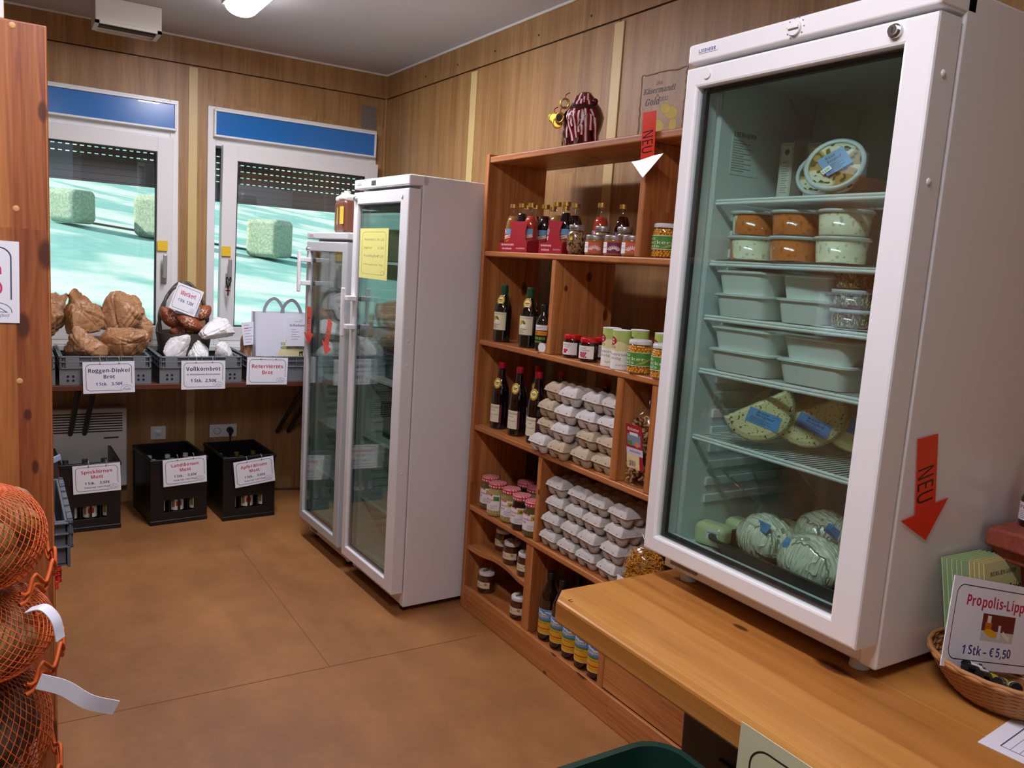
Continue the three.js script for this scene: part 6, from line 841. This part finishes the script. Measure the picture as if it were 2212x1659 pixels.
// ------------------------------------------------------------------ on the counter
{
  const strand = std(0xb07a46, .6), dk = std(0x8a5a30, .65);
  const bk = thing('wicker_basket', 'shallow round woven wicker basket with small vials on the counter', 'basket', [-.505, CT + .0015, 4.003], .1), ax = .082, az = .082, Rr = 1.56, Hb = .062;
  const oval = (f, y, amp, ph) => { const pts = []; for (let i = 0; i < 96; i++) { const a = i / 96 * 6.2832, k = f + amp * Math.sin(a * 20 + ph); pts.push([Math.cos(a) * ax * k, y, Math.sin(a) * az * k]); } return pts; };
  for (let j = 0; j < 14; j++) { const f = j / 13; obj('woven_strand', tube(oval(lerp(1.0, Rr - .02, Math.pow(f, .8)), .005 + f * (Hb - .008), .02, j % 2 ? 0 : Math.PI), .0028, 160, 5, true), strand, bk); }
  const ribs = []; for (let i = 0; i < 40; i++) { const a = (i + .25) / 40 * 6.2832; const q = (f) => [Math.cos(a) * ax * lerp(1.0, Rr - .02, Math.pow(f, .8)), .003 + f * (Hb - .004), Math.sin(a) * az * lerp(1.0, Rr - .02, Math.pow(f, .8))]; ribs.push(tube([q(0), q(.35), q(.7), q(1)], .0021, 6, 4)); } obj('upright_canes', ribs, dk, bk, { kind: 'stuff' });
  obj('rim', [tube(oval(Rr, Hb, .012, 0), .0042, 160, 6, true), tube(oval(Rr, Hb + .004, .012, Math.PI), .004, 160, 6, true)], strand, bk); const fl = cyl(.99, .99, .005, 0, 0, 0, 40); fl.scale(ax, 1, az); obj('base', fl, dk, bk);
  // vials
  const vT = canvasTex(128, 64, (x, w, h) => { x.fillStyle = '#d6cf3a'; x.fillRect(0, 0, w, h); x.fillStyle = '#3a3a20'; for (let k = 0; k < 4; k++) x.fillRect(12, 10 + k * 13, 60 + (k * 31) % 40, 4); }), vW = canvasTex(128, 64, (x, w, h) => { x.fillStyle = '#dedede'; x.fillRect(0, 0, w, h); x.fillStyle = '#3a3a3a'; for (let k = 0; k < 4; k++) x.fillRect(12, 10 + k * 13, 60 + (k * 31) % 40, 4); });
  [['first', vW], ['second', vT], ['third', vT], ['fourth', vW], ['fifth', vW], ['sixth', vT], ['seventh', vT]].forEach(([n, tx], i) => { const an = Math.PI + .5 - i * .27, rr = .05, t = thing('lip_balm_vial', `${n} dark vial from the left in the wicker basket`, 'vial', [-.505 + Math.cos(an) * rr, CT + .042, 4.003 - Math.sin(an) * rr], 0, 'vials in the wicker basket'); const dirv = new THREE.Vector3(Math.cos(an), .4, -Math.sin(an)).normalize(); t.quaternion.setFromUnitVectors(new THREE.Vector3(0, 1, 0), dirv); obj('tube_body', cyl(.0088, .0088, .036, 0, 0, 0, 18), std(0x161616, .3), t); obj('cap', cyl(.0084, .008, .018, 0, .036, 0, 18), std(0x101010, .25), t); obj('paper_label', new THREE.CylinderGeometry(.0091, .0091, .022, 20, 1, true).translate(0, .018, 0), printed(tx, .4), t); });
  // propolis sign
  const pT = canvasTex(860, 520, (x, w, h) => { x.fillStyle = '#e8eaf2'; x.fillRect(0, 0, w, h); x.strokeStyle = '#23284a'; x.lineWidth = 6; x.beginPath(); x.roundRect(42, 44, w - 84, h - 92, 60); x.stroke(); handwrite(x, 'Propolis-Lippen', 452, 156, 86, '#b81c42', { bold: true }); x.save(); x.translate(90, 0); x.fillStyle = '#6a1e22'; x.fillRect(210, 190, 300, 150); x.fillStyle = '#c9c4c0'; x.fillRect(210, 290, 300, 60); x.fillStyle = '#c4641e'; x.fillRect(240, 240, 60, 60); x.fillStyle = '#e3dcd2'; x.fillRect(254, 200, 34, 42); x.fillStyle = '#e3a21c'; x.beginPath(); x.ellipse(300, 302, 60, 22, .2, 0, 7); x.fill(); x.fillStyle = '#d9d9dc'; x.fillRect(362, 250, 24, 80); x.fillStyle = '#e6e2c6'; x.save(); x.translate(440, 310); x.rotate(.5); x.fillRect(-40, -12, 80, 24); x.restore(); x.restore(); handwrite(x, '1 Stk – € 5,50', 380, 438, 74, '#23307c', { bold: true }); });
  const sg = thing('price_card', 'large white card lettered Propolis-Lippen standing in the basket', 'price sign', [-.4985, CT + .108, 3.962], 0, 'laminated price cards'); sg.rotation.set(-.14, -.12, -.22, 'YXZ'); obj('sheet', faceZ(.25, .15, .0016), printed(pT, .22), sg);
  // upright recipe cards
  const cT = canvasTex(256, 480, (x, w, h) => { x.fillStyle = '#d8cf8e'; x.fillRect(0, 0, w, h); txt(x, 'BERGINGHOF', 128, 62, 'bold 26px serif', '#3a1c28', 'center'); txt(x, 'Wachteleier', 128, 140, 'italic bold 44px serif', '#15120e', 'center'); x.fillStyle = '#6a6238'; for (let k = 0; k < 8; k++) x.fillRect(30, 190 + k * 26, 120 + (k * 43) % 70, 5); });
  const ym = printed(cT, .55), gm = std(0xb4d29a, .6), ym2 = std(0xd8cf8e, .6);
  const ord = ['nearest the fridge side', 'second from the fridge side', 'third from the fridge side', 'fourth from the fridge side', 'directly behind the yellow ones'], yo = ['rearmost yellow recipe card, next to the green ones', 'second yellow recipe card from the rear', 'yellow recipe card just behind the front one', 'front yellow recipe card lettered Wachteleier'];
  for (let k = 0; k < 9; k++) { const t = thing('recipe_card', k < 5 ? `pale green recipe card ${ord[k]}` : yo[k - 5], 'card', [-.482 + k * .0088 + (k > 4 ? .01 : 0), CT + .012, 3.918 + k * .0036], 0, 'upright recipe cards'); t.rotation.set(-.2, -.04, 0, 'YXZ'); const m = obj('sheet', faceZ(.118, .2, .0018), k < 5 ? gm : ym, t); m.position.y = .1 - .0015 * k; }
  // brick stand with dropper bottles and a bottle lying underneath
  const clayT = dataTex(256, 256, (u, v) => { const n = vnoise(u * 8, v * 8, 3, 8, 8) * .5 + vnoise(u * 50, v * 50, 4, 50, 50) * .5; return [lerp(120, 172, n), lerp(56, 84, n), lerp(40, 58, n)]; }); clayT.repeat.set(6, 6);
  const clay = std(0xffffff, .85, { map: clayT }), rough = (w, h, d, seed) => { const g = new RoundedBoxGeometry(w, h, d, 5, .006), p = g.attributes.position; for (let i = 0; i < p.count; i++) p.setXYZ(i, p.getX(i) * (1 + .03 * (vnoise(p.getY(i) * 90 + 9, p.getZ(i) * 60 + 9, seed) - .5)), p.getY(i), p.getZ(i) + .006 * (vnoise(p.getX(i) * 50 + 9, p.getY(i) * 90 + 9, seed) - .5)); g.computeVertexNormals(); return boxUV(g, 'y', false); };
  const bs = thing('brick_stand', 'stand of reddish clay bricks with a slab top on the counter', 'stand', [-.22, CT + .0005, 3.97]);
  obj('brick', rough(.1, .106, .1, 3).translate(-.075, .053, .04), clay, bs); obj('brick', rough(.1, .094, .045, 5).translate(-.075, .047, -.06), clay, bs); obj('brick', rough(.1, .094, .045, 6).translate(-.075, .142, -.06), clay, bs); obj('brick', rough(.07, .094, .16, 7).translate(.11, .047, 0), clay, bs); obj('brick', rough(.07, .094, .16, 9).translate(.11, .142, 0), clay, bs); obj('slab', rough(.34, .026, .17, 11).translate(-.005, .203, 0), clay, bs); obj('slab', rough(.37, .036, .185, 13).translate(-.008, .234, .002), clay, bs);
  const pr = canvasTex(256, 160, (x, w, h) => { x.fillStyle = '#e6e4e0'; x.fillRect(0, 0, w, h); x.fillStyle = '#77736e'; x.fillRect(50, 14, 150, 5); txt(x, 'PROPOLIS', 128, 58, 'bold 42px serif', '#a8323a', 'center'); x.fillStyle = '#5a5652'; for (let k = 0; k < 5; k++) x.fillRect(30, 78 + k * 15, 130 + (k * 37) % 60, 4); });
  const dropper = (l, p) => { const t = thing('dropper_bottle', l, 'bottle', p, 0, 'propolis dropper bottles'); obj('glass', lathe([[0, 0], [.019, .001], [.021, .005], [.021, .052], [.017, .06], [.012, .064], [0, .065]], 24), M.brownGlass, t); obj('cap', lathe([[.0125, .062], [.0145, .062], [.0145, .068], [.0135, .069], [.013, .082], [.008, .086], [.0065, .104], [.004, .112], [0, .113]], 22), M.whiteLid, t); obj('paper_label', band(.0215, .012, .045, 3.2, .6), printed(pr, .5), t); return t; };
  dropper('white-capped propolis dropper bottle on the brick stand, cut by the frame', [-.33, CT + .2535, 3.915]); dropper('propolis dropper bottle standing further right on the brick stand', [-.27, CT + .2535, 3.99]);
  const lb = thing('lying_bottle', 'dark bottle with brass cap lying in front of the bricks', 'bottle', [-.425, CT + .148, 3.975], 0); lb.rotation.set(0, -.18, -1.55, 'YXZ'); obj('glass', lathe([[0, .25], [.03, .249], [.033, .24], [.033, .09], [.026, .07], [.013, .045], [.012, .015], [0, .014]].reverse(), 24), M.darkGlass, lb); obj('cap', lathe([[0, 0], [.0165, 0], [.0185, .002], [.0185, .012], [.0165, .014], [.0185, .016], [.0185, .024], [.015, .026]], 24), gold, lb);
  obj('neck_tag', bx(-.006, .006, .045, .07, .013, .0145, .0005), paperWhite, lb);
  // list on the counter
  const lT = canvasTex(512, 512, (x, w, h) => { x.fillStyle = '#e4e2ea'; x.fillRect(0, 0, w, h); x.strokeStyle = '#34343c'; x.lineWidth = 4; x.strokeRect(50, 50, w - 100, h - 100); x.lineWidth = 2; x.strokeStyle = '#77757f'; for (let k = 1; k < 16; k++) { x.beginPath(); x.moveTo(50, 50 + k * 26); x.lineTo(w - 50, 50 + k * 26); x.stroke(); } });
  const lm = obj('paper_list', (() => { const g = new THREE.BoxGeometry(.21, .0008, .25); const p = g.attributes.position; for (let i = 0; i < p.count; i++) g.attributes.uv.setXY(i, p.getX(i) / .21 + .5, .5 - p.getZ(i) / .25); return g; })(), printed(lT, .6)); lm.position.set(-.578, CT + .0006, 4.168); lm.rotation.y = .1; tag(lm, 'ruled white paper list lying on the counter', 'paper');
  // beige card on the counter edge
  const bT = canvasTex(512, 400, (x, w, h) => { x.fillStyle = '#c9c69e'; x.fillRect(0, 0, w, h); x.strokeStyle = '#2e2016'; x.lineWidth = 6; x.beginPath(); x.roundRect(44, 44, w - 88, h - 88, 60); x.stroke(); });
  const bc = tag(obj('beige_card', faceX(.28, .21, .0016), printed(bT, .4)), 'beige card with a rounded border hanging on the counter edge', 'card'); bc.position.set(-.9925, CT - .1, 3.999);
}
// ------------------------------------------------------------------ crates in front of and under the counter
{
  const dk = std(0x0f1412, .45), gr = std(0x16352a, .4);
  const bc = thing('black_crate', 'black ribbed plastic crate standing under the counter', 'crate', [-.72, 0, 3.97]);
  obj('shell', toCreasedNormals(loft([rrRing(.4, .58, .02, .0, 4), rrRing(.42, .6, .02, .78, 4), rrRing(.405, .585, .016, .78, 4), rrRing(.39, .565, .016, .02, 4)]), .6), dk, bc);
  for (let k = 0; k < 6; k++) obj('rib', bx(-.2125, -.2085, .5 + k * .045, .504 + k * .045, -.2, .12), dk, bc);
  const gb = thing('green_bin', 'dark green plastic bin in front of the counter', 'bin', [-1.2, 0, 3.9]);
  obj('shell', toCreasedNormals(loft([rrRing(.36, .36, .05, .0, 6), rrRing(.4, .4, .06, .72, 6), rrRing(.42, .42, .065, .722, 6), rrRing(.42, .42, .065, .745, 6), rrRing(.395, .395, .058, .745, 6), rrRing(.35, .35, .05, .02, 6)]), .6), gr, gb);
}
// ------------------------------------------------------------------ pine rack at the left edge
{
  const t = thing('produce_rack', 'pine produce rack with a tall end panel, at the left edge', 'rack', [0, 0, 0]);
  const xr = -1.8525, zp = 2.8;
  obj('end_panel', bx(-2.32, xr, 0, 1.905, zp - .028, zp, .003, 'y'), postMat, t);
  for (const y of [1.895, 1.565, 1.235, 1.0, .66]) obj('wood_plug', new THREE.SphereGeometry(.006, 14, 8).scale(1, 1, .25).translate(-1.908, y, zp), std(0xcf9a62, .5), t);
  for (const y of [.712, 1.2, 1.6]) obj('shelf_board', bx(-2.32, xr - .03, y - .022, y, 1.95, zp - .03, .003, 'z'), postMat, t);
  for (const y of [.2, .62]) obj('shelf_board', bx(-2.32, xr - .06, y - .022, y, zp + .002, 3.5, .003, 'z'), postMat, t);
  obj('front_lip', bx(xr - .058, xr - .044, .59, .64, zp + .002, 3.5, .003, 'z'), postMat, t);
  obj('far_panel', bx(-2.32, xr - .07, 0, 1.7, 1.93, 1.955, .003, 'y'), postMat, t);
  card(cards.post, 'white card with pink lettering pinned to the rack panel, cut by the frame', -2.021, 1.427, zp + .0016, .232, .155, -.01, 0, 0, false);
  const top = tag(obj('folded_box', bx(-2.05, -1.92, 1.906, 1.99, 2.68, 2.79, .002), printed(canvasTex(128, 96, (x, w, h) => { x.fillStyle = '#d8d4d8'; x.fillRect(0, 0, w, h); x.fillStyle = '#4a4a90'; x.fillRect(70, 0, 20, h); x.fillStyle = '#e0c020'; x.fillRect(94, 0, 34, h); }), .5)), 'small printed box lying on top of the rack', 'box');
  // crates behind the panel
  crate('tomato_crate', 'red plastic crate peeking out behind the rack panel', 'crate', [-1.995, .7125, 2.38], Math.PI / 2, .4, .05, .33, std(0xd83018, .45), undefined, { rim: .03 });
  crate('vegetable_crate', 'grey plastic crate with bagged bread behind the rack panel', 'crate', [-1.975, .7635, 2.38], Math.PI / 2, .4, .11, .34, std(0x565a60, .5), undefined, { holes: true });
  paperBag('brown bread bag standing in the grey crate behind the rack panel', 'bread bags behind the rack', kraftMat, [-1.92, .8, 2.4], [.13, .27, .15], 71, [0, .3, -.05], {});
  const tr = thing('foam_tray', 'pale blue plastic frame standing in the grey crate', 'tray', [-1.836, .8, 2.47], 0); tr.rotation.set(0, -.5, .12, 'YXZ'); obj('frame', [bx(-.002, .002, 0, .19, -.006, .012, .001), bx(-.002, .002, 0, .014, -.07, .012, .001), bx(-.002, .002, .176, .19, -.07, .012, .001)], std(0x9fb2cc, .4), tr);
  // nets of onions
  const net = std(0xc8581a, .6), onionM = std(0x8f6a38, .6), darkM = std(0x5a4632, .75);
  const bagNet = (l, pos, s, n, seed, mats, rot = 0) => {
    const tt = thing('produce_net', l, 'net bag', pos, rot, 'orange net bags'), q = rng(seed);
    for (let k = 0; k < n; k++) { const a = q() * 6.28, r = Math.sqrt(q()) * .66, g = new THREE.SphereGeometry(1, 14, 10); g.scale(.026 + q() * .008, .022 + q() * .006, .026 + q() * .008); const m = obj('onion', g, mats, tt); m.position.set(Math.cos(a) * r * s[0], .03 + q() * Math.max(.001, s[1] - .065), Math.sin(a) * r * s[2]); m.rotation.set(q() * 3, q() * 3, q() * 3); }
    // net cords wound both ways over the heap
    const cords = [], ell = (u, v) => [Math.cos(u) * Math.cos(v) * s[0] * 1.1, s[1] / 2 + Math.sin(v) * s[1] * .56, Math.sin(u) * Math.cos(v) * s[2] * 1.1];
    for (let k = 0; k < 44; k++) for (const d of [-1, 1]) { const p = []; for (let j = 0; j <= 14; j++) { const v = -1.35 + j / 14 * 2.7; p.push(ell(k / 44 * 6.283 + d * v * .8, v)); } cords.push(tube(p, .0009, 20, 3)); }
    obj('net_cords', cords, net, tt, { kind: 'stuff' });
    const hem = []; for (let j = 0; j <= 18; j++) { const a = -1.1 + j / 18 * 2.2; hem.push([Math.cos(a) * s[0] * 1.2, .01 + .012 * Math.sin(j * 1.7), Math.sin(a) * s[2] * 1.15]); } obj('hem', [tube(hem, .0035, 40, 5), tube(hem.map(([a, b, c], i) => [a * 1.02, b + .012 + .005 * Math.sin(i * 2.9), c]), .003, 40, 5)], net, tt);
    return tt;
  };
  bagNet('topmost orange net bag of onions at the left edge', [-1.962, 1.0, 3.22], [.075, .13, .13], 30, 3, onionM); bagNet('second orange net bag of onions from the top, with a crumpled tag', [-1.96, .878, 3.25], [.08, .1, .13], 26, 5, onionM); bagNet('lowest orange net bag of dark potatoes at the left edge', [-1.965, .672, 3.24], [.08, .18, .13], 40, 9, darkM);
  const strip = (l, pts, w) => { const cv = new THREE.CatmullRomCurve3(pts.map((p) => new THREE.Vector3(...p))), s = new THREE.Shape([[-.0006, -w], [.0006, -w], [.0006, w], [-.0006, w]].map((p) => new THREE.Vector2(...p))); return tag(obj('paper_tag', new THREE.ExtrudeGeometry(s, { steps: 24, extrudePath: cv }), std(0xd5d6de, .5)), l, 'tag', 'white net tags'); };
  strip('long white paper tag sticking out from the lowest net', [[-1.9, .905, 3.4], [-1.87, .893, 3.41], [-1.84, .87, 3.42], [-1.805, .852, 3.42]], .011);
  strip('crumpled white tag on the second net', [[-1.91, .995, 3.36], [-1.892, 1.0, 3.37], [-1.878, .985, 3.38], [-1.872, .955, 3.385]], .01);
}
renderer.render(scene, camera);
